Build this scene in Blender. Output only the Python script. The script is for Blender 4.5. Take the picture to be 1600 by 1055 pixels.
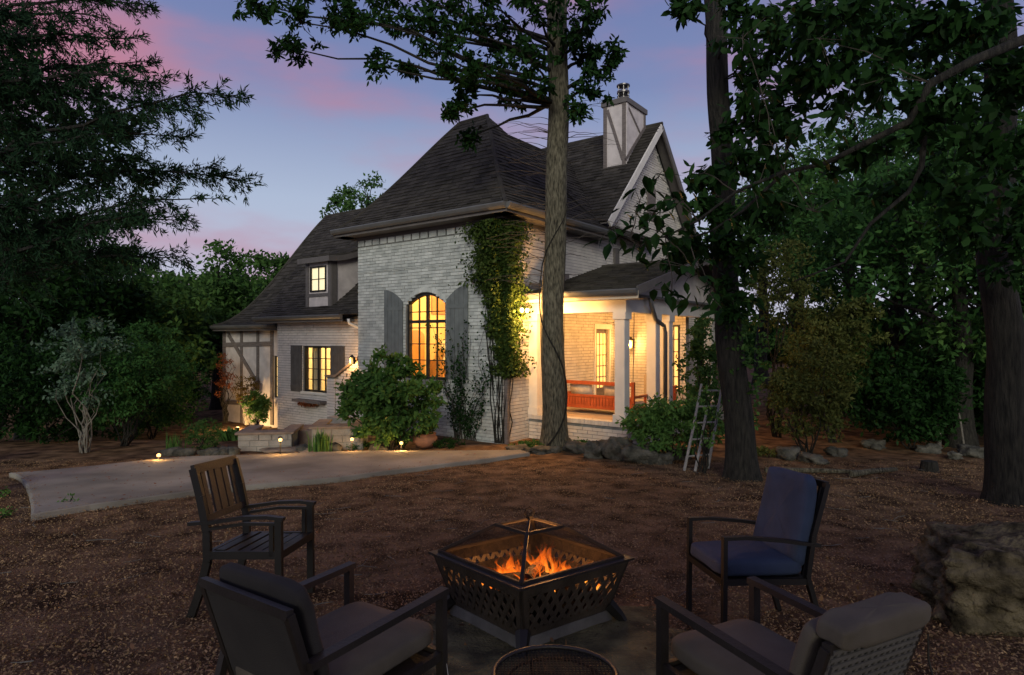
import bpy, bmesh, math, random
import numpy as np
from mathutils import Vector, Matrix, noise as mn

for o in list(bpy.data.objects): bpy.data.objects.remove(o)
sc = bpy.context.scene
COL = sc.collection
rnd = random.Random(7)
NP = np.random.default_rng(11)

# ------------------------------------------------------------------ camera
F = 960.0; CX = 800.0; CY = 527.5; CZ = 2.38          # pixels of the 1600 x 1055 photograph, eye height above the house terrace
cd = bpy.data.cameras.new('camera'); cam = bpy.data.objects.new('camera', cd); COL.objects.link(cam)
cam.location = (0, 0, CZ); cam.rotation_euler = (math.pi/2, 0, 0)
cd.sensor_width = 36; cd.lens = 36*F/1600; cd.clip_start = .05; cd.clip_end = 500
sc.camera = cam

# ------------------------------------------------------------------ sky
SUN_EL, SUN_AZ = 20, 185; SKYX, SKYZ = 2.0, 2.65
w = bpy.data.worlds.new('World'); sc.world = w; w.use_nodes = True
nt = w.node_tree; nt.nodes.clear()
def N(t, x=None, **kw):
    n = (x or nt).nodes.new(t)
    for k, v in kw.items(): setattr(n, k, v)
    return n
L = nt.links.new
tc = N('ShaderNodeTexCoord'); sep = N('ShaderNodeSeparateXYZ'); L(tc.outputs['Generated'], sep.inputs[0])
ramp = N('ShaderNodeValToRGB'); L(sep.outputs['Z'], ramp.inputs[0])
cr = ramp.color_ramp
for p, c in ((0, (.52, .50, .60)), (.10, (.50, .54, .68)), (.21, (.42, .50, .665)), (.37, (.205, .262, .475)), (.5, (.16, .205, .42)), (1, (.08, .11, .27))):
    e = cr.elements[0] if p == 0 else (cr.elements[len(cr.elements)-1] if p == 1 else cr.elements.new(p))
    e.position = p; e.color = (*c, 1)
mp = N('ShaderNodeMapping'); mp.inputs['Scale'].default_value = (1.5, 1.5, 4.6); mp.inputs['Location'].default_value = (SKYX, .1, SKYZ)
L(tc.outputs['Generated'], mp.inputs[0])
cn = N('ShaderNodeTexNoise'); cn.inputs['Scale'].default_value = 1.5; cn.inputs['Detail'].default_value = 5; cn.inputs['Roughness'].default_value = .5
L(mp.outputs[0], cn.inputs['Vector'])
cm = N('ShaderNodeMapRange'); cm.interpolation_type = 'SMOOTHSTEP'
cm.inputs['From Min'].default_value = .46; cm.inputs['From Max'].default_value = .76; cm.inputs['To Max'].default_value = .95
L(cn.outputs['Fac'], cm.inputs['Value'])
mx = N('ShaderNodeMix', data_type='RGBA'); L(cm.outputs[0], mx.inputs['Factor']); L(ramp.outputs[0], mx.inputs['A'])
mx.inputs['B'].default_value = (.52, .22, .31, 1)
sky = N('ShaderNodeTexSky', sky_type='NISHITA'); sky.sun_disc = False; sky.sun_elevation = math.radians(1.0); sky.sun_rotation = math.radians(SUN_AZ)
sk = N('ShaderNodeMix', data_type='RGBA'); sk.blend_type = 'ADD'; sk.inputs['Factor'].default_value = .0015
L(mx.outputs['Result'], sk.inputs['A']); L(sky.outputs[0], sk.inputs['B'])
bg = N('ShaderNodeBackground'); bg.inputs['Strength'].default_value = 1.0; L(sk.outputs['Result'], bg.inputs[0])
wo = N('ShaderNodeOutputWorld'); L(bg.outputs[0], wo.inputs[0])

sd = bpy.data.lights.new('sun', 'SUN'); so = bpy.data.objects.new('sun', sd); COL.objects.link(so)
sd.energy = 1.9; sd.angle = math.radians(24); sd.color = (1.0, .96, .80)
so.rotation_euler = (math.radians(90-SUN_EL), 0, math.radians(-5)); so.location = (0, 0, 30)

sc.view_settings.view_transform = 'Standard'; sc.view_settings.look = 'None'
sc.view_settings.exposure = 0; sc.view_settings.gamma = 1
sc.render.engine = 'CYCLES'; sc.cycles.use_denoising = True
sc.cycles.max_bounces = 6; sc.cycles.transparent_max_bounces = 16
sc.cycles.diffuse_bounces = 3; sc.cycles.caustics_reflective = False; sc.cycles.caustics_refractive = False
sc.cycles.sample_clamp_indirect = 4

# ------------------------------------------------------------------ materials
MATS = {}
def mat(name, col, rough=.8, var=.0, nscale=8, bump=0, bscale=40, metal=0, trans=0, spec=.3, col2=None, island=0, detail=6, stretch=None, alpha=None):
    m = bpy.data.materials.new(name); m.use_nodes = True; t = m.node_tree; MATS[name] = m
    b = t.nodes['Principled BSDF']; b.inputs['Roughness'].default_value = rough; b.inputs['Metallic'].default_value = metal
    b.inputs['Specular IOR Level'].default_value = spec
    l = t.links.new
    co = N('ShaderNodeTexCoord', t); vec = co.outputs['Object']
    if stretch:
        mm = N('ShaderNodeMapping', t); mm.inputs['Scale'].default_value = stretch; l(vec, mm.inputs[0]); vec = mm.outputs[0]
    nz = N('ShaderNodeTexNoise', t); nz.inputs['Scale'].default_value = nscale; nz.inputs['Detail'].default_value = detail; l(vec, nz.inputs['Vector'])
    mr = N('ShaderNodeMapRange', t); mr.inputs['From Min'].default_value = .33; mr.inputs['From Max'].default_value = .67; l(nz.outputs['Fac'], mr.inputs['Value'])
    fac = mr.outputs[0]
    if island:
        ge = N('ShaderNodeNewGeometry', t); oi = N('ShaderNodeObjectInfo', t)
        ad = N('ShaderNodeMath', t, operation='ADD'); l(ge.outputs['Random Per Island'], ad.inputs[0]); l(oi.outputs['Random'], ad.inputs[1])
        fr = N('ShaderNodeMath', t, operation='FRACT'); l(ad.outputs[0], fr.inputs[0])
        mi = N('ShaderNodeMix', t, data_type='FLOAT'); mi.inputs['Factor'].default_value = island
        l(fac, mi.inputs['A']); l(fr.outputs[0], mi.inputs['B']); fac = mi.outputs['Result']
    c2 = col2 or tuple(min(1, c*(1+var)) for c in col); c1 = col if col2 else tuple(c*(1-var) for c in col)
    mix = N('ShaderNodeMix', t, data_type='RGBA'); l(fac, mix.inputs['Factor'])
    mix.inputs['A'].default_value = (*c1, 1); mix.inputs['B'].default_value = (*c2, 1)
    l(mix.outputs['Result'], b.inputs['Base Color'])
    if bump:
        n2 = N('ShaderNodeTexNoise', t); n2.inputs['Scale'].default_value = bscale; n2.inputs['Detail'].default_value = 8; l(vec, n2.inputs['Vector'])
        bp = N('ShaderNodeBump', t); bp.inputs['Strength'].default_value = bump; bp.inputs['Distance'].default_value = .03
        l(n2.outputs['Fac'], bp.inputs['Height']); l(bp.outputs[0], b.inputs['Normal'])
    out = t.nodes['Material Output']
    if trans:
        tr = N('ShaderNodeBsdfTranslucent', t); l(mix.outputs['Result'], tr.inputs[0])
        ms = N('ShaderNodeMixShader', t); ms.inputs[0].default_value = trans; l(b.outputs[0], ms.inputs[1]); l(tr.outputs[0], ms.inputs[2]); l(ms.outputs[0], out.inputs[0])
    if alpha is not None:
        tp = N('ShaderNodeBsdfTransparent', t); ms = N('ShaderNodeMixShader', t); ms.inputs[0].default_value = alpha
        l(tp.outputs[0], ms.inputs[1]); l(b.outputs[0], ms.inputs[2]); l(ms.outputs[0], out.inputs[0])
    return m
def emit(name, col, s, bottom=None):
    m = bpy.data.materials.new(name); m.use_nodes = True; t = m.node_tree; MATS[name] = m
    b = t.nodes['Principled BSDF']; b.inputs['Base Color'].default_value = (*col, 1); b.inputs['Emission Color'].default_value = (*col, 1); b.inputs['Emission Strength'].default_value = s
    return m
mat('brick', (.30, .325, .31), .8, .0, 3.5, .4, 60, col2=(.58, .61, .58), island=.55, spec=.15)
mat('mortar', (.20, .205, .19), .9, .25, 6, .3, 80)
mat('wing_brick', (.50, .47, .44), .75, .0, 3, .3, 60, col2=(.66, .62, .58), island=.45)
mat('porch_brick', (.47, .44, .40), .75, .0, 3, .4, 60, col2=(.64, .60, .54), island=.5)
mat('shingle', (.024, .0225, .019), .9, .0, 3, .3, 120, col2=(.072, .066, .056), island=.6, spec=.1)
mat('underlay', (.03, .03, .03), .95, .2)
mat('trim', (.115, .105, .098), .6, .12, 5)
mat('gutter', (.10, .10, .098), .42, .1, 4, spec=.5)
mat('stucco', (.52, .48, .46), .85, .14, 3.5, .25, 50)
mat('timber', (.145, .125, .115), .8, .2, 6, .3, 30, stretch=(1, 1, 6))
mat('white_trim', (.66, .63, .57), .55, .06, 4)
mat('shutter', (.125, .14, .138), .6, .14, 5)
mat('wing_shutter', (.085, .08, .075), .65, .15, 6)
mat('frame_black', (.022, .020, .018), .5, .2)
mat('room', (.76, .56, .25), .8, .06, 1.5)
mat('room_pale', (.78, .66, .42), .8, .06, 1.5)
mat('room_dark', (.50, .26, .08), .7, .15, 2)
mat('curtain', (.72, .62, .42), .9, .12, 5, stretch=(6, 6, .3))
mat('floor_wood', (.22, .12, .06), .55, .2, 5)
mat('porch_floor', (.40, .31, .22), .6, .12, 4)
mat('ceiling_board', (.58, .50, .38), .6, .06, 4)
mat('swing_wood', (.34, .072, .022), .42, .2, 7, .15, 30)
mat('pillow', (.42, .36, .29), .9, .15, 14, .2, 60)
mat('concrete', (.155, .146, .122), .9, .0, .9, .4, 90, col2=(.32, .30, .25), detail=12, spec=.15)
mat('soil', (.040, .024, .013), .95, .0, 3, .9, 45, col2=(.22, .138, .078), detail=12, spec=.05)
mat('chip', (.040, .024, .012), .85, .0, .9, col2=(.44, .29, .15), island=.58, spec=.15)
mat('dead_leaf', (.050, .028, .015), .85, .0, 2, col2=(.23, .135, .07), island=.8, spec=.1)
mat('moss', (.040, .034, .016), .95, .0, 6, 1.0, 50, col2=(.17, .15, .07), detail=12)
mat('stone', (.028, .029, .023), .9, .0, 6, 1.0, 26, col2=(.115, .110, .088), detail=12)
mat('boulder', (.022, .018, .011), .95, .0, 7.5, 1.0, 42, col2=(.185, .152, .092), spec=.1, detail=15)
mat('planter_stone', (.20, .19, .17), .85, .0, 4, .5, 22, col2=(.34, .32, .28), detail=10, island=.3)
mat('cap_stone', (.20, .155, .12), .8, .25, 5, .3, 30)
mat('bark', (.024, .022, .014), .95, .0, 8, 1.0, 16, col2=(.150, .138, .095), stretch=(4, 4, .9), detail=12)
mat('bark_dark', (.006, .006, .005), .95, .0, 8, 1.0, 20, col2=(.030, .028, .022), stretch=(4, 4, .55), detail=10)
mat('bark_pale', (.13, .12, .10), .9, .3, 10, .4, 30)
mat('twig', (.05, .042, .034), .9, .25, 10)
mat('leaf_dark', (.005, .018, .005), .55, 0, 1, col2=(.022, .062, .014), island=.75, trans=.25, spec=.06)
mat('leaf_mid', (.026, .075, .018), .55, 0, .8, col2=(.095, .185, .045), island=.7, trans=.3, spec=.06)
mat('leaf_teal', (.015, .054, .015), .55, 0, .8, col2=(.062, .150, .038), island=.7, trans=.3, spec=.06)
mat('leaf_olive', (.040, .060, .016), .55, 0, .8, col2=(.135, .150, .042), island=.7, trans=.3, spec=.06)
mat('leaf_silver', (.040, .085, .052), .6, 0, 2, col2=(.12, .18, .125), island=.7, trans=.2, spec=.06)
mat('leaf_bright', (.05, .12, .03), .5, 0, 2, col2=(.13, .25, .06), island=.7, trans=.35, spec=.06)
mat('leaf_rust', (.16, .045, .02), .6, 0, 2, col2=(.32, .12, .05), island=.7, trans=.3, spec=.06)
mat('leaf_autumn', (.075, .055, .012), .6, 0, 2, col2=(.17, .115, .028), island=.7, trans=.3, spec=.06)
mat('needle', (.006, .020, .010), .6, 0, 1, col2=(.022, .054, .022), island=.7, trans=.15, spec=.06)
mat('ivy_leaf', (.012, .034, .008), .5, 0, 2, col2=(.070, .100, .022), island=.7, trans=.25, spec=.06)
mat('metal_black', (.013, .011, .009), .45, .2, 5, spec=.5, metal=.35)
mat('metal_bronze', (.030, .024, .019), .50, .25, 5, .1, 60, spec=.5, metal=.35)
mat('lattice_metal', (.030, .024, .018), .55, .3, 6, .2, 40, spec=.4, metal=.3)
mat('rusty_metal', (.070, .054, .038), .55, .35, 6, .25, 40, spec=.5, metal=.4)
mat('ash_metal', (.105, .098, .085), .65, .2, 8, .2, 40, metal=.2)
mat('mesh_wire', (.012, .011, .011), 1, .2, alpha=.36, spec=0)
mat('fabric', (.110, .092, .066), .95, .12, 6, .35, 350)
mat('fabric_dark_shaded', (.036, .032, .027), .95, .12, 6, .35, 350)  # darker copy of the fabric, shade coloured in for the left lounge back
mat('fabric_blue', (.036, .052, .090), .92, .14, 6, .3, 300)
mat('tie', (.45, .43, .40), .9, .1)
mat('weave', (.10, .092, .08), .7, .2, 20, island=.4)
mat('dull_wire', (.012, .011, .011), .8, .2, spec=.08)
mat('screen_metal', (.030, .024, .020), .75, .25, 5, .1, 60, spec=.15)
mat('old_wood', (.24, .23, .21), .85, .2, 10, .3, 40)
mat('charred', (.018, .014, .011), .95, .5, 14, .8, 30)
mat('terracotta', (.21, .11, .07), .8, .2, 6, .2, 40)
mat('chimney_steel', (.11, .105, .105), .35, .2, 5, metal=.7)
mat('lamp_metal', (.03, .028, .025), .5, .1)
emit('bulb', (1.0, .52, .16), 4)
emit('flood_bulb', (1.0, .72, .36), 7)
emit('lit_pane', (1.0, .62, .20), .95)
emit('lit_pane_pale', (1.0, .86, .52), .75)
def glass():
    m = bpy.data.materials.new('glass'); m.use_nodes = True; t = m.node_tree; MATS['glass'] = m; t.nodes.remove(t.nodes['Principled BSDF'])
    g = N('ShaderNodeBsdfGlossy', t); g.inputs['Roughness'].default_value = .05; tp = N('ShaderNodeBsdfTransparent', t); tp.inputs[0].default_value = (.95, .95, .93, 1)
    ms = N('ShaderNodeMixShader', t); ms.inputs[0].default_value = .07
    t.links.new(tp.outputs[0], ms.inputs[1]); t.links.new(g.outputs[0], ms.inputs[2]); t.links.new(ms.outputs[0], t.nodes['Material Output'].inputs[0])
glass()
def flame_mat():
    m = bpy.data.materials.new('flame'); m.use_nodes = True; t = m.node_tree; MATS['flame'] = m; t.nodes.remove(t.nodes['Principled BSDF']); l = t.links.new
    co = N('ShaderNodeTexCoord', t); sp = N('ShaderNodeSeparateXYZ', t); l(co.outputs['Generated'], sp.inputs[0])
    nz = N('ShaderNodeTexNoise', t); nz.inputs['Scale'].default_value = 5; nz.inputs['Distortion'].default_value = 1.4
    mp = N('ShaderNodeMapping', t); mp.inputs['Scale'].default_value = (14, 14, 5); l(co.outputs['Object'], mp.inputs[0]); l(mp.outputs[0], nz.inputs['Vector'])
    nz.inputs['Scale'].default_value = 1.0
    ad = N('ShaderNodeMath', t, operation='MULTIPLY_ADD'); l(nz.outputs['Fac'], ad.inputs[0]); ad.inputs[1].default_value = 1.1; l(sp.outputs['Z'], ad.inputs[2])
    rp = N('ShaderNodeValToRGB', t); c = rp.color_ramp
    mr = N('ShaderNodeMapRange', t); mr.inputs['From Min'].default_value = .3; mr.inputs['From Max'].default_value = 1.6; l(ad.outputs[0], mr.inputs['Value']); l(mr.outputs[0], rp.inputs[0])
    for p, cc in ((0, (1, .60, .16)), (.2, (1, .34, .04)), (.5, (.95, .15, .008)), (1, (.5, .045, .003))):
        e = c.elements[0] if p == 0 else (c.elements[len(c.elements)-1] if p == 1 else c.elements.new(p)); e.position = p; e.color = (*cc, 1)
    em = N('ShaderNodeEmission', t); l(rp.outputs[0], em.inputs[0]); em.inputs[1].default_value = 2.6
    tp = N('ShaderNodeBsdfTransparent', t); ms = N('ShaderNodeMixShader', t)
    m2 = N('ShaderNodeMapRange', t); m2.inputs['From Min'].default_value = .55; m2.inputs['From Max'].default_value = 1.35; m2.inputs['To Min'].default_value = .8; m2.inputs['To Max'].default_value = .02; l(ad.outputs[0], m2.inputs['Value'])
    l(m2.outputs[0], ms.inputs[0]); l(tp.outputs[0], ms.inputs[1]); l(em.outputs[0], ms.inputs[2]); l(ms.outputs[0], t.nodes['Material Output'].inputs[0])
flame_mat()

# ------------------------------------------------------------------ helpers
def tag(o, label=None, cat=None, group=None, kind=None):
    if label: o['label'] = label
    if cat: o['category'] = cat
    if group: o['group'] = group
    if kind: o['kind'] = kind
    return o
def empty(name, loc=(0, 0, 0), rz=0, label=None, cat=None, group=None, tilt=False):
    o = bpy.data.objects.new(name, None); COL.objects.link(o); o.empty_display_size = .1
    if tilt: o.matrix_world = Matrix.Translation(loc) @ Matrix.Rotation(-math.atan(.07), 4, 'X') @ Matrix.Rotation(rz, 4, 'Z')
    else: o.location = loc; o.rotation_euler = (0, 0, rz)
    return tag(o, label, cat, group)
def link(name, me, m, parent=None, smooth=False, **kw):
    me.materials.clear(); me.materials.append(MATS[m] if isinstance(m, str) else m)
    if smooth: me.polygons.foreach_set('use_smooth', [True]*len(me.polygons))
    o = bpy.data.objects.new(name, me); COL.objects.link(o)
    if parent: o.parent = parent
    tag(o, **kw); return o
class MB:
    def __init__(s): s.v = []; s.f = []
    def poly(s, pts):
        k = len(s.v); s.v += [tuple(p) for p in pts]; s.f.append(tuple(range(k, k+len(pts)))); return s
    def add(s, v, f):
        k = len(s.v); s.v += [tuple(p) for p in v]; s.f += [tuple(i+k for i in q) for q in f]; return s
    def box(s, a, b, M=None):
        (x0, y0, z0), (x1, y1, z1) = a, b
        v = [Vector(p) for p in ((x0,y0,z0),(x1,y0,z0),(x1,y1,z0),(x0,y1,z0),(x0,y0,z1),(x1,y0,z1),(x1,y1,z1),(x0,y1,z1))]
        if M: v = [M @ p for p in v]
        return s.add(v, ((3,2,1,0),(4,5,6,7),(0,1,5,4),(1,2,6,5),(2,3,7,6),(3,0,4,7)))
    def bar(s, p, q, wd, ht, up=(0, 0, 1)):
        p = Vector(p); q = Vector(q); d = (q-p).normalized(); x = d.cross(Vector(up))
        if x.length < 1e-4: x = d.cross(Vector((0, 1, 0)))
        x.normalize(); y = x.cross(d); x *= wd/2; y *= ht/2
        v = [p-x-y, p+x-y, p+x+y, p-x+y, q-x-y, q+x-y, q+x+y, q-x+y]
        return s.add(v, ((3,2,1,0),(4,5,6,7),(0,1,5,4),(1,2,6,5),(2,3,7,6),(3,0,4,7)))
    def tube(s, pts, radii, n=8, cap=True):
        pts = [Vector(p) for p in pts]; rings = []; k0 = len(s.v); ref = Vector((.31, .17, .93)).normalized()
        for i, p in enumerate(pts):
            d = (pts[min(i+1, len(pts)-1)]-pts[max(i-1, 0)]).normalized()
            x = d.cross(ref)
            if x.length < .05: x = d.cross(Vector((1, 0, 0)))
            x.normalize(); y = d.cross(x); r = radii[i] if hasattr(radii, '__len__') else radii
            for j in range(n):
                a = 2*math.pi*j/n; s.v.append(tuple(p+x*math.cos(a)*r+y*math.sin(a)*r))
        for i in range(len(pts)-1):
            for j in range(n):
                a = k0+i*n+j; b = k0+i*n+(j+1) % n; s.f.append((a, b, b+n, a+n))
        if cap: s.f.append(tuple(range(k0+n-1, k0-1, -1))); s.f.append(tuple(range(len(s.v)-n, len(s.v))))
        return s
    def lathe(s, prof, n=16, c=(0, 0, 0)):
        k0 = len(s.v)
        for r, z in prof:
            for j in range(n):
                a = 2*math.pi*j/n; s.v.append((c[0]+r*math.cos(a), c[1]+r*math.sin(a), c[2]+z))
        for i in range(len(prof)-1):
            for j in range(n):
                a = k0+i*n+j; b = k0+i*n+(j+1) % n; s.f.append((a, b, b+n, a+n))
        return s
    def mesh(s, name):
        me = bpy.data.meshes.new(name); me.from_pydata(s.v, [], s.f); me.update(); return me
    def build(s, name, m, parent=None, bevel=0, smooth=False, **kw):
        me = s.mesh(name)
        if bevel:
            bm = bmesh.new(); bm.from_mesh(me); bmesh.ops.remove_doubles(bm, verts=bm.verts, dist=1e-5)
            bmesh.ops.bevel(bm, geom=[e for e in bm.edges if len(e.link_faces) == 2 and e.calc_face_angle() > .5], offset=bevel, segments=2, affect='EDGES'); bm.to_mesh(me); bm.free()
        return link(name, me, m, parent, smooth, **kw)
def S(x): x = min(1, max(0, x)); return x*x*(3-2*x)
def ground(x, y):
    lin = .83-.07*y
    g = .05*math.log1p(math.exp(min(60, lin/.05))) if lin < 2 else lin
    return g-.75*S((y-13)/7)*S((-x-3)/6)
def G(px, py, dz=0):                    # a pixel whose point touches the ground (dz above it)
    a = (px-CX)/F; b = (py-CY)/F; lo, hi = 1.0, 80.0
    for _ in range(60):
        m = (lo+hi)/2
        if CZ-b*m > ground(a*m, m)+dz: lo = m
        else: hi = m
    return Vector((a*lo, lo, ground(a*lo, lo)+dz))
def W(px, py, d): return Vector(((px-CX)/F*d, d, CZ-(py-CY)/F*d))

def quads_mesh(name, V, k):             # V: (n*k,3) -> n polygons of k corners each
    n = len(V)//k; me = bpy.data.meshes.new(name)
    me.vertices.add(n*k); me.vertices.foreach_set('co', np.ascontiguousarray(V, dtype=np.float32).ravel())
    me.loops.add(n*k); me.loops.foreach_set('vertex_index', np.arange(n*k, dtype=np.int32))
    me.polygons.add(n); me.polygons.foreach_set('loop_start', np.arange(n, dtype=np.int32)*k)
    me.update(calc_edges=True); return me
def unit(a): return a/np.maximum(np.linalg.norm(a, axis=1, keepdims=True), 1e-6)
def leaf_array(P, length, width, droop=.3, out=None, shape=4, flat=.0):
    n = len(P); d = NP.normal(size=(n, 3)); d[:, 2] -= droop
    if out is not None: d += out
    d = unit(d); r = NP.normal(size=(n, 3)); r[:, 2] += flat*3; nrm = unit(np.cross(d, np.cross(r, d))); s = np.cross(d, nrm)
    ln = (length*NP.uniform(.65, 1.25, n))[:, None]; wd = (width*NP.uniform(.7, 1.2, n))[:, None]
    if shape == 4:
        V = np.stack([P, P+d*ln*.45+s*wd*.5+nrm*wd*.12, P+d*ln, P+d*ln*.45-s*wd*.5+nrm*wd*.12], 1)
        return V.reshape(-1, 3), 4
    V = np.stack([P, P+d*ln*.28+s*wd*.42+nrm*wd*.1, P+d*ln*.62+s*wd*.42+nrm*wd*.06, P+d*ln-nrm*wd*.1, P+d*ln*.62-s*wd*.42+nrm*wd*.06, P+d*ln*.28-s*wd*.42+nrm*wd*.1], 1)
    return V.reshape(-1, 3), 6
def ball(n, shell=.55):
    d = unit(NP.normal(size=(n, 3))); r = NP.uniform(0, 1, n)**shell; return d*r[:, None]
def clumps(c, rad, k, per, rc, shell=.45, squash=.7):
    """k leaf clumps spread through an ellipsoid: points and clump centres"""
    cc = ball(k, shell)*np.array(rad)+np.array(c); out = []
    for q in cc:
        m = int(per*NP.uniform(.5, 1.5)); s = rc*NP.uniform(.6, 1.35)
        out.append(q+ball(m, .6)*np.array((s, s, s*squash)))
    return np.concatenate(out), cc
def noise1(x): return math.sin(x*1.7+.3)*.5+math.sin(x*3.9+1.1)*.3+math.sin(x*8.3+2.)*.2
def trunk_mb(base, top, r0, r1, n=14, segs=22, bend=.08, flare=1.55, seed=0, rough=.06):
    mb = MB(); b = Vector(base); t = Vector(top); k = len(mb.v); pts = []
    for i in range(segs+1):
        f = i/segs; p = b.lerp(t, f)+Vector((noise1(f*3+seed), noise1(f*2.6+seed*2+5), 0))*bend*math.sin(math.pi*min(1, f*1.1))*1.0
        pts.append(p); r = r0+(r1-r0)*f; r *= 1+(flare-1)*math.exp(-f*(t.z-b.z)/.28)
        for j in range(n):
            a = 2*math.pi*j/n; rr = r*(1+rough*noise1(j*1.9+seed+f*2.2)+rough*.5*noise1(f*14+j*2.3+seed)+(.16*max(0, noise1(j*1.3+seed))*math.exp(-f*(t.z-b.z)/.25)))
            mb.v.append((p.x+math.cos(a)*rr, p.y+math.sin(a)*rr, p.z))
    for i in range(segs):
        for j in range(n):
            a = i*n+j; c = i*n+(j+1) % n; mb.f.append((a, c, c+n, a+n))
    return mb, pts
def limb(mb, p, q, r0, r1, sag=.0, n=6, k=6, wob=.06):
    p = Vector(p); q = Vector(q); ln = (q-p).length; pts = []; rr = []; s = rnd.random()*9
    for i in range(k+1):
        f = i/k; pts.append(p.lerp(q, f)+Vector((noise1(f*4+s)*wob*ln, noise1(f*4+s+3)*wob*ln, sag*ln*math.sin(math.pi*f)+noise1(f*5+s+7)*wob*ln*.6))*(1 if 0 < i else 0)*(0.0 if i == k else 1)+(Vector()))
        rr.append(r0+(r1-r0)*f)
    mb.tube(pts, rr, n); return pts
def make_tree(name, label, x, y, h, r, crown, k, per, rc, lsize, leafm, bark='bark_dark', group=None, z0=None, lean=(0, 0), limbs=12, shell=.45, shape=4, lw=.5, droop=.3, cat='tree', flare=1.5):
    """crown: (dx, dy, centre height, rx, ry, rz)"""
    z0 = ground(x, y)-.1 if z0 is None else z0
    root = empty(name, (x, y, z0), 0, label, cat, group)
    mb, pts = trunk_mb((0, 0, 0), (lean[0], lean[1], h), r, r*.22, n=10, segs=12, bend=.02*h, flare=flare, seed=x*1.3+y)
    mb.build('trunk', bark, root, smooth=True)
    P, cc = clumps((crown[0]+lean[0]*.6, crown[1]+lean[1]*.6, crown[2]), crown[3:6], k, per, rc, shell)
    if limbs:
        lb = MB()
        for q in cc[:limbs]:
            q = Vector(q); f = min(.93, max(.2, (q.z-.30*math.hypot(q.x, q.y)-.5)/h)); a = pts[int(f*12)]
            limb(lb, a, q, r*.34*(1-f*.6), r*.06, .04, 5, 5)
        lb.build('branches', bark, root, smooth=True)
    out = (P-np.array((crown[0], crown[1], crown[2]-crown[5]*.2))); out = unit(out)*.5
    V, kk = leaf_array(P, lsize, lsize*lw, droop, out, shape)
    me = quads_mesh('crown', V, kk); link('crown', me, leafm, root); return root

# ------------------------------------------------------------------ ground
gx = np.concatenate([np.linspace(-90, -14, 20), np.linspace(-12, 12, 97), np.linspace(14, 90, 20)]); gy = np.concatenate([np.linspace(-6, 16, 90), np.linspace(17, 30, 20), np.linspace(34, 170, 14)])
mb = MB(); nx = len(gx)
def gbump(x, y): return (.012*noise1(x*2.1+y*1.3)+.010*noise1(y*3.7-x*2.9)) if -12 < x < 12 else 0
for yy in gy:
    for xx in gx: mb.v.append((xx, yy, ground(xx, yy)+gbump(xx, yy)-.012))
for j in range(len(gy)-1):
    for i in range(nx-1): mb.f.append((j*nx+i, j*nx+i+1, (j+1)*nx+i+1, (j+1)*nx+i))
mb.build('ground', 'soil', smooth=True, kind='structure', label='reddish brown mulch yard sloping down to the house')

# driveway: a raised slab whose outline is read off the ground
near = [(48, 813), (140, 797), (240, 783), (330, 770), (430, 761), (530, 752), (600, 742), (680, 732), (760, 722), (828, 712)]
far = [(815, 708), (700, 709), (600, 709), (500, 711), (400, 715), (300, 718), (250, 721), (150, 733), (60, 742), (14, 745)]
lcur = [(24, 747), (33, 753), (40, 763), (45, 776), (48, 790), (49, 803)]
out = [G(*p) for p in near+far+lcur]
mb = MB(); n = len(out)
top = [Vector((p.x, p.y, ground(p.x, p.y)+.055)) for p in out]; bot = [Vector((p.x, p.y, ground(p.x, p.y)-.1)) for p in out]
nn = len(near)
ins = []
c0 = sum(top, Vector())/n
inn = [p+(c0-p).normalized()*.03+Vector((0, 0, .012)) for p in top]
for i in range(n):
    j = (i+1) % n; mb.poly([bot[i], bot[j], top[j], top[i]]); mb.poly([top[i], top[j], inn[j], inn[i]])
bm = bmesh.new(); vs = [bm.verts.new(p) for p in inn]; bm.faces.new(vs); bmesh.ops.triangulate(bm, faces=bm.faces[:])
bm.verts.ensure_lookup_table(); bm.verts.index_update()
mb.add([v.co for v in bm.verts], [[v.index for v in f.verts] for f in bm.faces]); bm.free()
mb.build('driveway', 'concrete', kind='structure', label='pale concrete driveway slab with a rounded left end')
poly2 = [(p.x, p.y) for p in out]
def in_drive(x, y):
    c = False; j = n-1
    for i in range(n):
        xi, yi = poly2[i]; xj, yj = poly2[j]
        if (yi > y) != (yj > y) and x < (xj-xi)*(y-yi)/(yj-yi)+xi: c = not c
        j = i
    return c

# mossy stone floor round the fire pit
PITC = Vector((.115, 3.98, 0))
mb = MB(); ring = []
for i in range(40):
    a = 2*math.pi*i/40; r = .92*(1+.2*noise1(i*.9)); x = PITC.x+.12+r*1.12*math.cos(a); y = PITC.y-.42+r*1.0*math.sin(a); ring.append((x, y))
k = 10; V0 = []
for q in range(k+1):
    for (x, y) in ring:
        f = q/k; xx = PITC.x+(x-PITC.x)*f; yy = PITC.y-.4+(y-PITC.y+.4)*f; V0.append((xx, yy, ground(xx, yy)+.026*(1-f**6)-.03*f**8+.008*noise1(xx*9)*noise1(yy*8)))
mb.v = V0
for q in range(k):
    for i in range(40): mb.f.append((q*40+i, q*40+(i+1) % 40, (q+1)*40+(i+1) % 40, (q+1)*40+i))
mb.build('mossy_patch', 'moss', smooth=True, kind='structure')

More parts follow.
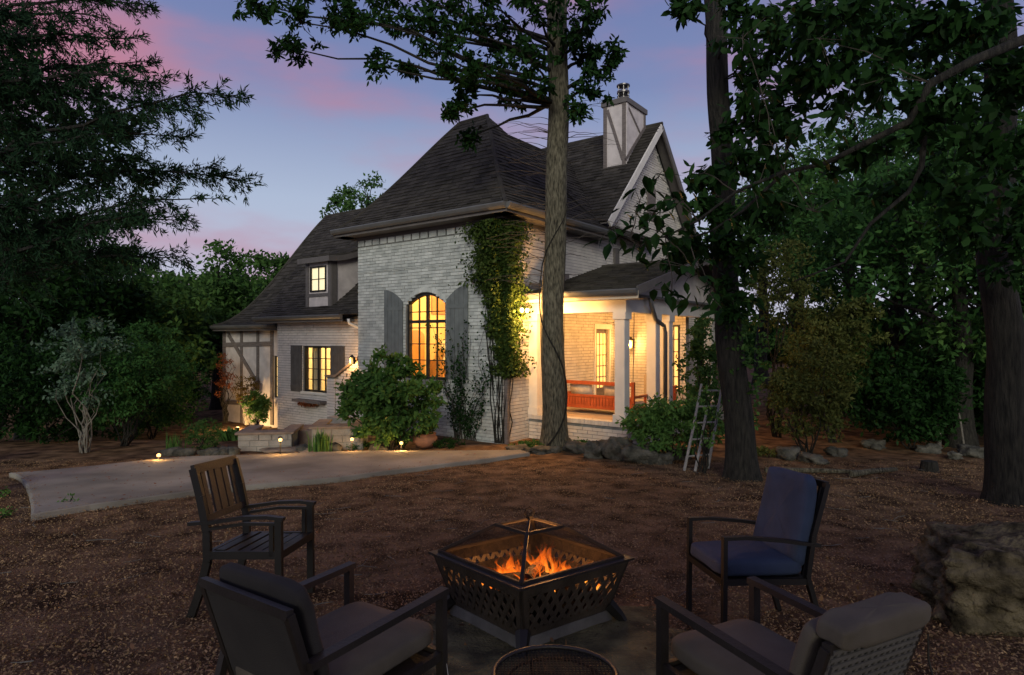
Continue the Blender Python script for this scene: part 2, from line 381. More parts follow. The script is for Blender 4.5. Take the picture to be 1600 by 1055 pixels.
# bark chips and dead leaves
nC = 170000
u = NP.uniform(0, 1, nC); yy = 2.1+9.6*u**1.35; xx = NP.uniform(-1, 1, nC)*(yy*.95+.4)
keep = np.array([not in_drive(a, b) and not ((a-PITC.x-.1)**2/1.1+(b-PITC.y+.42)**2 < .62 and rnd.random() < .62) for a, b in zip(xx, yy)])
xx = xx[keep]; yy = yy[keep]; zz = np.array([ground(a, b)+gbump(a, b)+.004 for a, b in zip(xx, yy)])+NP.uniform(-.008, .012, len(xx))
P = np.stack([xx, yy, zz], 1); nC = len(P)
d = NP.normal(size=(nC, 3)); d[:, 2] *= .35; d = unit(d); r = np.tile((0, 0, 1.0), (nC, 1))+NP.normal(size=(nC, 3))*.45; s_ = unit(np.cross(d, r)); nr = np.cross(s_, d)
ln = (NP.uniform(.008, .030, nC)*np.where(NP.uniform(0, 1, nC) < .03, 2.2, 1))[:, None]; wd = NP.uniform(.004, .012, nC)[:, None]
V = np.stack([P-d*ln*.5-s_*wd*.4, P-d*ln*.2+s_*wd*.5+nr*.004, P+d*ln*.5+s_*wd*.2, P+d*ln*.3-s_*wd*.6+nr*.004], 1).reshape(-1, 3)
link('mulch_chips', quads_mesh('mulch_chips', V, 4), 'chip', kind='stuff', label='loose bark chips and dead leaves strewn over the yard')
# dead leaves and twigs lying on the mulch, and chips kicked onto the slab edge
P = []
while len(P) < 1500:
    y = 2.3+8.5*rnd.random()**1.2; x = rnd.uniform(-1, 1)*y*.95
    if not in_drive(x, y): P.append((x, y, ground(x, y)+gbump(x, y)+.014))
P = np.array(P); V, kk = leaf_array(P, .044, .024, 0, np.tile((0, 0, .25), (len(P), 1)), 6, flat=1.2); link('dead_leaves', quads_mesh('dead_leaves', V, kk), 'dead_leaf', kind='stuff', label='larger curled dead leaves lying on the mulch')
tw0 = MB()
for _ in range(150):
    y = 2.6+8*rnd.random(); x = rnd.uniform(-1, 1)*y*.9
    if in_drive(x, y): continue
    a = rnd.uniform(0, 6.28); ln0 = rnd.uniform(.08, .32); p = Vector((x, y, ground(x, y)+.016)); q = p+Vector((math.cos(a), math.sin(a), 0))*ln0; q.z = ground(q.x, q.y)+.02; m = (p+q)/2+Vector((-math.sin(a), math.cos(a), 0))*ln0*.08; tw0.tube([p, m, q], [.004, .0035, .002], 4)
tw0.build('dry_twigs', 'bark_pale', kind='stuff', label='thin dry twigs strewn over the mulch')
P = []
for i in range(n-1):
    a, b = out[i], out[i+1]
    for _ in range(int((b-a).length*70)):
        p = a.lerp(b, rnd.random()); p = p+(c0-p).normalized()*abs(rnd.gauss(0, .09)); P.append((p.x, p.y, ground(p.x, p.y)+.073))
P = np.array(P); V, kk = leaf_array(P, .026, .012, 0, np.tile((0, 0, 0.), (len(P), 1)), 4, flat=4); V[:, 2] = np.repeat(P[:, 2], kk)+NP.uniform(0, .008, len(V)); link('slab_edge_chips', quads_mesh('slab_edge_chips', V, kk), 'chip', kind='stuff', label='stray chips spilled onto the driveway edge')
# few leaves on the slab
nC = 240; P = []
while len(P) < nC:
    q = G(rnd.uniform(30, 820), rnd.uniform(709, 800))
    if in_drive(q.x, q.y): P.append((q.x, q.y, ground(q.x, q.y)+.074))
P = np.array(P); V, kk = leaf_array(P, .05, .03, 0, np.tile((0, 0, 0.), (nC, 1)), 4, flat=3); V[:, 2] = np.repeat(P[:, 2], kk)+NP.uniform(0, .012, len(V))
link('fallen_leaves', quads_mesh('fallen_leaves', V, kk), 'leaf_rust', kind='stuff', label='scattered dry leaves on the concrete driveway')

# ------------------------------------------------------------------ house (local u = x, t = y)
ANG = math.atan2(-.603, .798)
C0 = Vector((-.2156, 13.8, 0))
house = empty('house', C0, ANG, 'painted brick cottage with steep dark shingle roofs, chimney and lit porch', 'house')
MH = Matrix.Translation(C0) @ Matrix.Rotation(ANG, 4, 'Z'); MHI = MH.inverted()
def part(mb, name, m, parent=house, **kw): return mb.build(name, m, parent, **kw)
def uat(px, t):                         # u of a pixel column on the plane t
    a = (px-CX)/F; return (a*(13.8+.798*t)+.2156-.603*t)/(.798+a*.603)
def zat(py, u, t): return CZ-(py-CY)/F*(13.8+.798*t-.603*u)
def rects(w0, w1, z0, z1, holes):
    xs = sorted({w0, w1, *[h[0] for h in holes], *[h[1] for h in holes]}); zs = sorted({z0, z1, *[h[2] for h in holes], *[h[3] for h in holes]})
    for i in range(len(xs)-1):
        for j in range(len(zs)-1):
            cx, cz = (xs[i]+xs[i+1])/2, (zs[j]+zs[j+1])/2
            if not any(h[0] < cx < h[1] and h[2] < cz < h[3] for h in holes): yield xs[i], xs[i+1], zs[j], zs[j+1]
def brick_list(w0, w1, z0, z1, inside, course=.08, ln=.245, holes=()):
    k = 0; z = z0
    while z+course <= z1+.001:
        x = w0-(ln/2 if k % 2 else 0)
        while x < w1:
            a, b = max(w0, x), min(w1, x+ln)
            segs = [(a, b)]
            for h in holes:
                if h[2] < z+course/2 < h[3]:
                    nx_ = []
                    for p, q in segs:
                        if q <= h[0] or p >= h[1]: nx_.append((p, q)); continue
                        if p < h[0]: nx_.append((p, h[0]))
                        if q > h[1]: nx_.append((h[1], q))
                    segs = nx_
            for a, b in segs:
                if b-a > .03 and inside((a+b)/2, z+course/2): yield a+.006, b-.006, z+.006, z+course-.006
            x += ln
        z += course; k += 1
BR = [(-.5, -.5, -.5), (.5, -.5, -.5), (.5, .5, -.5), (-.5, .5, -.5), (-.47, -.5, -.46)]
def brick_on(mb, axis, at, b, proud):   # axis 't': face looks to -t ; axis 'u': face looks to +u
    a0, a1, z0, z1 = b
    if axis == 't': mb.box((a0, at-proud, z0), (a1, at+.02, z1))
    else: mb.box((at-.02, a0, z0), (at+proud, a1, z1))
def clad(wall, axis, at, w0, w1, z0, z1, inside, m, n_single=0, name='brick', key=None, holes=()):
    bl = list(brick_list(w0, w1, z0, z1, inside, holes=holes))
    if n_single:
        bl.sort(key=key); me = None
        for b in bl[:n_single]:
            pr = rnd.uniform(.010, .020); cx, cz = (b[0]+b[1])/2, (b[2]+b[3])/2; hw, hz = (b[1]-b[0])/2, (b[3]-b[2])/2
            if me is None: q = MB(); q.box((-.5, -1, -.5), (.5, 0, .5)); me = q.mesh('brick'); me.materials.append(MATS[m])
            o = bpy.data.objects.new(name, me); COL.objects.link(o); o.parent = wall; o.location = (cx, at+.02, cz); o.scale = (2*hw, .02+pr, 2*hz)
    q = MB()
    for b in bl[n_single:]: brick_on(q, axis, at, b, rnd.uniform(.009, .020))
    if q.f: q.build('brick_field', m, wall, kind='stuff')

# --- front block: wall t = 0, u -5..0
WU0, WU1 = uat(634.5, 0), uat(696.5, 0); WZ0, WZS, WZT = 1.34, 3.25, 3.50
def arch_z(u): f = (2*(u-WU0)/(WU1-WU0)-1); return WZS+(WZT-WZS)*(1-f*f)
mb = MB()
for a, b, c, d in rects(-5, 0, -.6, 5.05, [(WU0, WU1, WZ0, WZT)]): mb.box((a, 0, c), (b, .22, d))
for i in range(12):
    ua, ub = WU0+(WU1-WU0)*i/12, WU0+(WU1-WU0)*(i+1)/12
    v = [(ua, 0, arch_z(ua)), (ub, 0, arch_z(ub)), (ub, 0, WZT), (ua, 0, WZT)]; v += [(x, .22, z) for x, _, z in v]
    mb.add(v, ((0, 1, 2, 3), (0, 4, 5, 1), (4, 7, 6, 5)))
wall = part(mb, 'front_wall', 'mortar')
def inside_front(u, z): return not (WU0-.02 < u < WU1+.02 and WZ0-.09 < z < arch_z(min(WU1, max(WU0, u)))+.02)
clad(wall, 't', 0, -5, 0, -.3, 4.84, inside_front, 'brick', 300, key=lambda b: (b[0]+b[1])/2 > -1.35 or (b[2] < 1.9) or -(b[0]+b[1])/2, holes=[(WU0-.005, WU1+.005, WZ0-.09, WZS)])
q = MB(); x = -5.0                                         # soldier frieze of upright blocks with dark slots between
while x < -.02:
    q2 = MB(); q2.box((x+.026, -.03, 4.85), (min(0, x+.30)-.026, .01, 5.04)); part(q2, 'frieze_block', 'brick', wall)
    q2 = MB(); q2.box((x-.025, -.004, 4.855), (x+.025, .012, 5.035)); part(q2, 'frieze_slot', 'underlay', wall); x += .30
q = MB(); q.box((-5.0, -.028, 4.135), (0, .01, 4.165)); part(q, 'belt_course', 'brick', wall)
for i in range(9):                                         # arched header over the window
    a0, a1 = i/9, (i+1)/9; ua, ub = WU0+(WU1-WU0)*a0, WU0+(WU1-WU0)*a1
    q = MB(); v = [(ua+.006, -.024, arch_z(ua)+.012), (ub-.006, -.024, arch_z(ub)+.012), (ub-.006, -.024, arch_z(ub)+.13), (ua+.006, -.024, arch_z(ua)+.13)]
    v += [(a, .01, c) for a, _, c in v]; q.add(v, ((0, 1, 2, 3), (0, 4, 5, 1), (1, 5, 6, 2), (2, 6, 7, 3), (3, 7, 4, 0))); part(q, 'arch_brick', 'brick', wall)
# right wall u = 0
def inside_right(t, z):
    if z > 5.05 and abs(t-7.86) > (8.98-z)/1.03: return False
    if 4.15 < t < 5.05 and .5 < z < 2.78: return False
    if 7.5 < t < 8.2 and 6.2 < z < 7.6 - .25: return False
    return True
mb = MB()
for a, b, c, d in rects(0, 12, -.6, 5.05, [(4.2, 5.0, .56, 2.74)]): mb.box((-.22, a, c), (0, b, d))
tri = [(0, 7.86-3.93, 5.05), (0, 7.86+3.93, 5.05), (0, 7.86, 9.12)]; v = tri+[(-.2, b, c) for _, b, c in tri]
mb.add(v, ((0, 1, 2), (5, 4, 3), (0, 3, 4, 1), (1, 4, 5, 2), (2, 5, 3, 0)))
rwall = part(mb, 'side_wall', 'mortar')
clad(rwall, 'u', 0, 0, 12, -.3, 9.2, inside_right, 'porch_brick', holes=[(4.12, 5.08, .5, 2.78)])
q = MB(); q.box((0, 7.55, 6.2), (.05, 8.17, 7.25)); q.poly([(.05, 7.55, 7.25), (.05, 8.17, 7.25), (.05, 7.86, 7.55)]); part(q, 'gable_vent', 'timber', rwall)
q = MB(); q.box((0.005, 5.25, 3.2), (.09, 5.5, 5.0)); part(q, 'wall_post', 'trim', rwall)
# blind walls that close the block
mb = MB(); mb.box((-5, .22, -.6), (-4.8, 12, 5.05)); mb.box((-4.8, 11.8, -.6), (-.22, 12, 5.05)); part(mb, 'rear_wall', 'mortar')

# ---- window helper on a plane t=const (looking to -t)
def window(u0, u1, z0, z1, t, cols, rows, parent=house, arch=None, fw=.06, pane='glass', mullion=True, transom=None, depth=.1, frame='frame_black', name='window'):
    f = MB(); zt = arch or (lambda u: z1)
    f.box((u0, t, z0), (u0+fw, t+depth, zt(u0+fw*.5))); f.box((u1-fw, t, z0), (u1, t+depth, zt(u1-fw*.5))); f.box((u0+fw, t, z0), (u1-fw, t+depth, z0+fw))
    if arch:
        for i in range(12):
            a, b = u0+fw+(u1-u0-2*fw)*i/12, u0+fw+(u1-u0-2*fw)*(i+1)/12
            v = [(a, t, zt(a)-fw), (b, t, zt(b)-fw), (b, t, zt(b)-.001), (a, t, zt(a)-.001)]; v += [(x, t+depth, z) for x, _, z in v]
            f.add(v, ((0, 1, 2, 3), (0, 4, 5, 1), (3, 2, 6, 7)))
    else: f.box((u0+fw, t, z1-fw), (u1-fw, t+depth, z1))
    win = part(f, name, frame, parent); um = (u0+u1)/2
    q = MB(); q.poly([(u0+fw, t+.06, z0+fw), (u1-fw, t+.06, z0+fw)]+([(u1-fw-(u1-u0-2*fw)*i/10, t+.06, zt(u1-fw-(u1-u0-2*fw)*i/10)-fw*.6) for i in range(11)] if arch else [(u1-fw, t+.06, z1-fw), (u0+fw, t+.06, z1-fw)])); part(q, 'pane', pane, win)
    bars = []
    if mullion: bars.append(((um, z0+fw), (um, zt(um)-fw*.5), .075))
    if transom: bars.append(((u0+fw, transom), (u1-fw, transom), .075))
    for i in range(1, cols):
        x = u0+fw+(u1-u0-2*fw)*i/cols
        if mullion and abs(x-um) < .03: continue
        bars.append(((x, z0+fw), (x, zt(x)-fw*.6), .022))
    for i in range(1, rows):
        z = z0+fw+(z1-z0-2*fw)*i/rows
        if transom and abs(z-transom) < .06: continue
        bars.append(((u0+fw, z), (u1-fw, z), .022))
    for (a, c), (b, d), wd in bars:
        q = MB(); h = wd/2; y0 = t+.012 if wd > .03 else t+.028
        if a == b: q.box((a-h, y0, c), (a+h, t+.075, d))
        else: q.box((a, y0+.004, c-h), (b, t+.071, d+h))
        part(q, 'glazing_bar', frame, win)
    return win
def room(u0, u1, t0, t1, z0, z1, m, watts, lcol=(1, .72, .36), lamp=True, name='room', lz=.85):
    q = MB(); q.poly([(u0, t1, z0), (u1, t1, z0), (u1, t1, z1), (u0, t1, z1)]); q.poly([(u0, t0, z0), (u0, t1, z0), (u0, t1, z1), (u0, t0, z1)]); q.poly([(u1, t0, z0), (u1, t1, z0), (u1, t1, z1), (u1, t0, z1)]); q.poly([(u0, t0, z1), (u1, t0, z1), (u1, t1, z1), (u0, t1, z1)])
    o = part(q, name, m); q = MB(); q.poly([(u0, t0, z0+.002), (u1, t0, z0+.002), (u1, t1, z0+.002), (u0, t1, z0+.002)]); part(q, 'room_floor', 'floor_wood', o)
    if watts:
        ld = bpy.data.lights.new('ceiling_lamp_light', 'POINT'); ld.energy = watts; ld.color = lcol; ld.shadow_soft_size = .12
        lo = bpy.data.objects.new('ceiling_lamp_light', ld); COL.objects.link(lo); lo.parent = house; lo.location = ((u0+u1)/2, t0+(t1-t0)*.5, z0+(z1-z0)*lz)
    return o
window(WU0, WU1, WZ0, WZT, .05, 4, 5, arch=arch_z, transom=2.78, fw=.07)
rm = room(-4.7, -.3, .23, 3.6, .6, 4.6, 'room', 520, (1, .66, .27))
q = MB(); ac = -3.55                                        # arched opening, dresser and pendant inside
pts = [(-4.66, 1.45, .62), (-4.66, 2.2, .62), (-4.66, 2.2, 2.4)]+[(-4.66, 1.825+.375*math.cos(a*math.pi/8), 2.4+.2*math.sin(a*math.pi/8)) for a in range(1, 8)]+[(-4.66, 1.45, 2.4)]
q.poly(pts); part(q, 'inner_arch', 'room_dark', rm)
q = MB(); q.box((-4.68, 2.5, 3.1), (-4.64, 3.1, 3.7)); part(q, 'picture', 'room_dark', rm); q = MB(); q.box((-4.6, 2.3, .61), (-4.1, 3.3, 1.7)); part(q, 'dresser', 'room_dark', rm); q = MB(); q.lathe([(.09, 0), (.03, .12), (.03, .3), (.2, .33), (.12, .6)], 14, (-4.35, 2.75, 1.7)); part(q, 'table_lamp', 'room_pale', rm)
q = MB(); q.lathe([(.02, .5), (.03, .2), (.22, .12), (.25, 0), (.0, -.05)], 12, (-2.0, 2.2, 3.5)); part(q, 'chandelier', 'frame_black', rm)
def shutter(u0, u1, z0, z1, t, m, top=None, nb=5, parent=house, rails=(.12, .8)):
    root = MB(); root.box((u0+.01, t-.022, z0+(z1-z0)*rails[0]), (u1-.01, t-.004, z0+(z1-z0)*rails[0]+.09)); 
    o = part(root, 'shutter', m, parent)
    q = MB(); q.box((u0+.01, t-.06, z0+(z1-z0)*rails[1]), (u1-.01, t-.0495, z0+(z1-z0)*rails[1]+.1)); part(q, 'rail', m, o)
    q = MB(); q.box((u0+.01, t-.06, z0+(z1-z0)*rails[0]*.6), (u1-.01, t-.0495, z0+(z1-z0)*rails[0]*.6+.1)); part(q, 'rail', m, o)
    wd = (u1-u0)/nb
    for i in range(nb):
        a, b = u0+i*wd+.005, u0+(i+1)*wd-.005; za = top(a) if top else z1; zb = top(b) if top else z1
        q = MB(); v = [(a, t-.048, z0), (b, t-.048, z0), (b, t-.048, zb), (a, t-.048, za)]; v += [(x, t-.02, z) for x, _, z in v]
        q.add(v, ((0, 1, 2, 3), (0, 4, 5, 1), (1, 5, 6, 2), (2, 6, 7, 3), (3, 7, 4, 0))); part(q, 'board', m, o)
    return o
sl0, sl1 = uat(602, 0), uat(631, 0); sr0, sr1 = uat(699, 0), uat(733, 0)
shutter(sl0, sl1, 1.38, 3.5, 0, 'shutter', top=lambda u: 3.62-.34*((u-sl0)/(sl1-sl0))**2)
shutter(sr0, sr1, 1.38, 3.5, 0, 'shutter', top=lambda u: 3.62-.34*(1-(u-sr0)/(sr1-sr0))**2)

# ---- roofs
def roof_face(e0, e1, r0, r1, sag=.16, exposure=.15, tab=.28, n_single=0, parent=None, name='roof_slope', thick=.028):
    e0, e1, r0, r1 = map(Vector, (e0, e1, r0, r1))
    ln = ((r0+r1)/2-(e0+e1)/2).length; nc = max(2, int(ln/exposure))
    def P(f, s): p = e0.lerp(r0, f).lerp(e1.lerp(r1, f), s); p.z -= sag*6.75*f*(1-f)**2; return p
    nrm = (e1-e0).cross(r0-e0) if (r0-e0).length > .01 else (e1-e0).cross(r1-e0)
    nrm.normalize()
    if nrm.z < 0: nrm = -nrm
    q = MB(); kk = 10; fs = [i/kk for i in range(kk+1)]
    for f in fs: q.v += [tuple(P(f, 0)), tuple(P(f, 1))]
    for i in range(kk): q.f.append((2*i, 2*i+1, 2*i+3, 2*i+2))
    o = part(q, name, 'underlay', parent or house)
    tabs = []
    for i in range(nc):
        f0, f1 = i/nc, min(1, (i+1.15)/nc); wdt = (P(f0, 1)-P(f0, 0)).length; nt_ = max(1, int(wdt/tab)); off = rnd.uniform(-.5, .5)
        cuts = [0]+[min(1, max(0, (j+off+rnd.uniform(-.22, .22))/nt_)) for j in range(1, nt_+1)]+[1]
        cuts = sorted(set(cuts))
        for a, b in zip(cuts, cuts[1:]):
            if b-a < .08/max(wdt, .1): continue
            g = .004/max(wdt, .1); th = thick*rnd.uniform(.7, 1.5); dn = rnd.uniform(-.02, .02)*exposure
            lo = -.35*exposure/ln*rnd.uniform(0, .35)
            p = [P(max(0, f0+lo), a+g)+nrm*th, P(max(0, f0+lo), b-g)+nrm*th, P(f1, b-g)+nrm*.006, P(f1, a+g)+nrm*.006]
            tabs.append(p+[x-nrm*th*.9 for x in p[:2]])
    FQ = ((0, 1, 2, 3), (4, 5, 1, 0), (4, 0, 3), (1, 5, 2))
    tabs.sort(key=lambda t: (MH @ t[0]).y)
    for t in tabs[:n_single]: q = MB(); q.add(t, FQ); part(q, 'shingle', 'shingle', o)
    q = MB()
    for t in tabs[n_single:]: q.add(t, FQ)
    if q.f: part(q, 'shingle_field', 'shingle', o, kind='stuff')
    return o, P
def cap_line(P, s, parent, n=14, r=.055, flip=0):
    q = MB(); pts = [P(i/n, s)+Vector((0, 0, .02)) for i in range(n+1)]; q.tube(pts, r, 6); part(q, 'hip_cap', 'shingle', parent)
def ridge_cap(a, b, parent, r=.065):
    q = MB(); q.tube([Vector(a)+Vector((0, 0, .0)), Vector(b)], r, 6); part(q, 'ridge_cap', 'shingle', parent)
EZ = 5.27; TB = 2.75; RU1, RU0, RZ = -2.70, -3.72, 8.73
roof = empty('main_roof'); roof.parent = house
o1, P1 = roof_face((-5.45, -.45, EZ), (.45, -.45, EZ), (RU0, TB, RZ), (RU1, TB, RZ), .2, n_single=300, parent=house, name='front_hip_slope', exposure=.165)
o2, P2 = roof_face((.45, -.45, EZ), (.45, 4.9, EZ), (RU1, TB, RZ), (RU1, TB+.05, RZ), .2, parent=house, name='side_hip_slope', exposure=.165)
roof_face((-5.45, 5.95, EZ), (-5.45, -.45, EZ), (RU0, TB+.05, RZ), (RU0, TB, RZ), .2, parent=house, name='end_hip_slope', exposure=.4, tab=.8)
roof_face((.45, 4.6, EZ), (-5.45, 4.6, EZ), (RU1, TB, RZ), (RU0, TB, RZ), .1, parent=house, name='rear_hip_slope', exposure=.4, tab=.8)
cap_line(P1, 0, o1); cap_line(P1, 1, o1); ridge_cap((RU0, TB, RZ), (RU1, TB, RZ), o1)
bpy.data.objects.remove(roof)
MZ = 8.29
o3, P3 = roof_face((.45, 2.2, EZ), (.45, 7.4, EZ), (-2.5, 2.2, MZ), (-2.5, 9, MZ), .12, parent=house, name='main_side_slope', exposure=.165)
roof_face((-5.45, 9, EZ), (-5.45, 2.2, EZ), (-2.5, 9, MZ), (-2.5, 2.2, MZ), .12, parent=house, name='main_rear_slope', exposure=.4, tab=.8)
ridge_cap((-2.5, 2.6, MZ), (-2.5, 8, MZ), o3)
# cross gable
GT, GZ = 7.86, 9.27
o4, P4 = roof_face((-6, 4.30, 5.62), (.42, 4.30, 5.62), (-6, GT, GZ), (.42, GT, GZ), .06, parent=house, name='gable_front_slope', exposure=.165)
o5, P5 = roof_face((.42, 11.42, 5.62), (-6, 11.42, 5.62), (.42, GT, GZ), (-6, GT, GZ), .06, parent=house, name='gable_rear_slope', exposure=.4, tab=.8)
ridge_cap((-6, GT, GZ+.01), (.42, GT, GZ+.01), o4)
for s in (-1, 1):
    q = MB(); a = Vector((.40, GT, GZ-.10)); b = Vector((.40, GT+s*3.56, 5.62-.10)); q.bar(a, b, .05, .2, up=(1, 0, 0) if 0 else (0, -s*.7, .7)); part(q, 'barge_board', 'white_trim' if s < 0 else 'trim')
    q = MB(); q.poly([(.02, GT, GZ-.06), (.38, GT, GZ-.06), (.38, GT+s*3.56, 5.55), (.02, GT+s*3.56, 5.55)]); part(q, 'soffit', 'trim')
# eaves: gutter, fascia, soffit
def eave(p, q, nrm, zt, parent=house, m='gutter', soffit=.45, gm='gutter'):
    p = Vector((*p, 0)); q = Vector((*q, 0)); n_ = Vector((*nrm, 0)); k = MB()
    prof = [(0, 0), (.11, 0), (.115, -.03), (.09, -.09), (.05, -.13), (0, -.135)]
    for a, b in zip(prof, prof[1:]+prof[:1]):
        k.poly([p+n_*a[0]+Vector((0, 0, zt+a[1])), q+n_*a[0]+Vector((0, 0, zt+a[1])), q+n_*b[0]+Vector((0, 0, zt+b[1])), p+n_*b[0]+Vector((0, 0, zt+b[1]))])
    for e in (p, q): k.poly([e+n_*a[0]+Vector((0, 0, zt+a[1])) for a in prof])
    part(k, 'gutter', gm, parent)
    k = MB(); a = p-n_*.02; b = q-n_*.02
    k.poly([a+Vector((0, 0, zt-.02)), b+Vector((0, 0, zt-.02)), b+Vector((0, 0, zt-.2)), a+Vector((0, 0, zt-.2))])
    k.poly([a+Vector((0, 0, zt-.2)), b+Vector((0, 0, zt-.2)), b-n_*(soffit-.02)+Vector((0, 0, zt-.2)), a-n_*(soffit-.02)+Vector((0, 0, zt-.2))]); part(k, 'soffit', m, parent)
eave((-5.47, -.47), (.47, -.47), (0, -1), EZ+.02, m='trim'); eave((.47, -.47), (.47, 4.35), (1, 0), EZ+.02, m='trim'); eave((-5.47, 6), (-5.47, -.47), (-1, 0), EZ+.02, m='trim')
q = MB(); q.box((-5.02, -.09, 5.04), (.09, -.001, 5.10)); q.box((-5.02, -.05, 5.0), (.05, -.0012, 5.04)); q.box((.0012, .0, 5.0), (.05, 4.3, 5.085)); part(q, 'crown_moulding', 'trim')
# chimney
ch = MB(); c0, c1, d0, d1 = -.93, -.15, 6.40, 7.78; ch.box((c0, d0, 6.2), (c1, d1, 9.68)); cho = part(ch, 'chimney', 'stucco')
def tbar(p, q_, parent, m='timber', wd=.12, ht=.03, up=(0, 1, 0), name='timber'): k = MB(); k.bar(p, q_, wd, ht, up); part(k, name, m, parent)
for uu in (c0+.06, c1-.06): tbar((uu, d0-.01, 6.9), (uu, d0-.01, 9.66), cho, up=(0, 1, 0))
tbar((c0+.14, d0-.009, 9.55), (c1-.1, d0-.009, 7.9), cho, wd=.09, up=(0, 1, 0)); tbar((c0, d0-.012, 7.34), (c1, d0-.012, 7.34), cho, up=(0, 1, 0), wd=.12)
for tt in (d0+.06, d1-.06): tbar((c1+.01, tt, 7.3), (c1+.01, tt, 9.66), cho, up=(1, 0, 0), m='stucco' if tt < 7 else 'timber')
tbar((c1+.009, d0+.14, 9.55), (c1+.009, d1-.1, 8.75), cho, wd=.07, up=(1, 0, 0))
tbar((c1+.014, d0-.05, 7.87), (c1+.014, d1, 9.28), cho, wd=.1, up=(1, 0, 0))
q = MB(); q.box((c0-.06, d0-.06, 9.66), (c1+.06, d1+.06, 9.82)); part(q, 'chimney_cap', 'trim', cho)
q = MB(); cc_ = ((c0+c1)/2+.05, (d0+d1)/2-.2, 9.82)
q.lathe([(.15, 0), (.15, .2), (.2, .24), (.15, .27)], 16, cc_); q.lathe([(.0, .46), (.2, .40), (.2, .34), (.13, .31), (.13, .3)], 16, cc_); q.lathe([(.0, .62), (.21, .60), (.21, .56), (.0, .53)], 16, cc_)
for i in range(6): a = i*math.pi/3; q.tube([(cc_[0]+.17*math.cos(a), cc_[1]+.17*math.sin(a), 9.82), (cc_[0]+.17*math.cos(a), cc_[1]+.17*math.sin(a), 10.4)], .012, 5)
part(q, 'flue_cowl', 'chimney_steel', cho)

# ---- left wing: brick bay at t = .5, timbered bay at t = 1.1
WT, HT = .5, 1.1
bw0, bw1 = uat(434, WT), -4.9; ht0 = uat(350, HT)
w0, w1 = uat(474, WT), uat(517, WT); um = (w0+w1)/2; wz1 = zat(541, um, WT); wz0 = zat(613, um, WT); btop = 2.98
mb = MB()
for a, b, c, d in rects(bw0, bw1, -1.4, btop, [(w0, w1, wz0, wz1)]): mb.box((a, WT, c), (b, WT+.2, d))
mb.box((bw0, WT+.2, -1.4), (bw0+.2, HT+.02, btop)); wwall = part(mb, 'wing_wall', 'mortar')
clad(wwall, 't', WT, bw0, bw1, -1.0, btop, lambda u, z: not (w0-.02 < u < w1+.02 and wz0-.06 < z < wz1+.03), 'wing_brick', holes=[(w0-.005, w1+.005, wz0-.06, wz1+.03)])
window(w0, w1, wz0, wz1, WT+.04, 4, 4, fw=.055); q = MB(); q.box((w0-.08, WT-.05, wz0-.07), (w1+.08, WT+.1, wz0)); part(q, 'window_sill', 'white_trim', wwall)
r2 = room(bw0+.3, -5.4, WT+.21, 3.6, wz0-.9, 2.9, 'room_pale', 300, (1, .74, .38))
for a in (w0+.08, w1-.42): q = MB(); [q.box((a+i*.085, WT+.32+(i % 2)*.03, wz0-.5), (a+i*.085+.084, WT+.36+(i % 2)*.03, wz1+.1)) for i in range(4)]; part(q, 'curtain', 'curtain', r2)
q = MB(); q.box((um-.25, 2.4, wz0-.9), (um+.35, 2.9, wz0+.55)); q.lathe([(.1, 0), (.03, .15), (.03, .3), (.17, .33), (.1, .6)], 12, (um, 2.6, wz0+.55)); part(q, 'table_lamp', 'room_dark', r2)
a0, a1 = uat(456, WT), uat(473, WT); shutter(a0, a1, wz0-.02, wz1+.02, WT, 'wing_shutter', nb=4); b0, b1 = uat(518, WT), uat(540, WT); shutter(b0, b1, wz0-.02, wz1+.02, WT, 'wing_shutter', nb=4)
q = MB(); zs = zat(628, um, WT); q.box((uat(468, WT), WT-.28, zs-.02), (uat(512, WT), WT, zs+.06)); part(q, 'window_box', 'timber', wwall)
P, _ = clumps(((uat(468, WT)+uat(506, WT))/2, WT-.2, zs-.06), (.55, .12, .05), 26, 26, .07); V, kk = leaf_array(P, .06, .03, 1.0); link('window_box_plants', quads_mesh('x', V, kk), 'leaf_rust', wwall)
# timbered bay
tz0, tz1 = zat(664, ht0, HT), 2.74
mb = MB(); nw0, nw1 = uat(427.5, HT), bw0-.02; nz0, nz1 = zat(621, nw0, HT), zat(556, nw0, HT)
for a, b, c, d in rects(ht0, bw0+.1, -2.0, tz1, [(nw0, nw1, nz0, nz1)]): mb.box((a, HT, c), (b, HT+.2, d))
mb.box((ht0, HT+.2, -2), (ht0+.2, 8, tz1)); hw = part(mb, 'timbered_wall', 'stucco')
window(nw0, nw1, nz0, nz1, HT+.05, 1, 4, fw=.035, mullion=False, pane='lit_pane')
def ht_bar(px0, py0, px1, py1, wd=.15, dz=0):
    a = uat(px0, HT); b = uat(px1, HT); tbar((a, HT-.015-dz, zat(py0, a, HT)), (b, HT-.015-dz, zat(py1, b, HT)), hw, wd=wd, ht=.04, up=(0, 1, 0))
ht_bar(351, 510, 351, 668, .17, .004); ht_bar(378, 510, 378, 668); ht_bar(403.5, 510, 403.5, 610); ht_bar(425.5, 510, 425.5, 664, .17); ht_bar(350, 539, 426, 537, .16, .006); ht_bar(350, 628.5, 424, 631, .15, .006); ht_bar(358, 523, 404, 601, .15, .010); ht_bar(350, 664, 424, 670, .16, .008)
q = MB(); q.box((ht0-.25, HT-.2, tz0-.32), (bw0, HT+.0, tz0-.14)); part(q, 'plinth', 'cap_stone', hw)
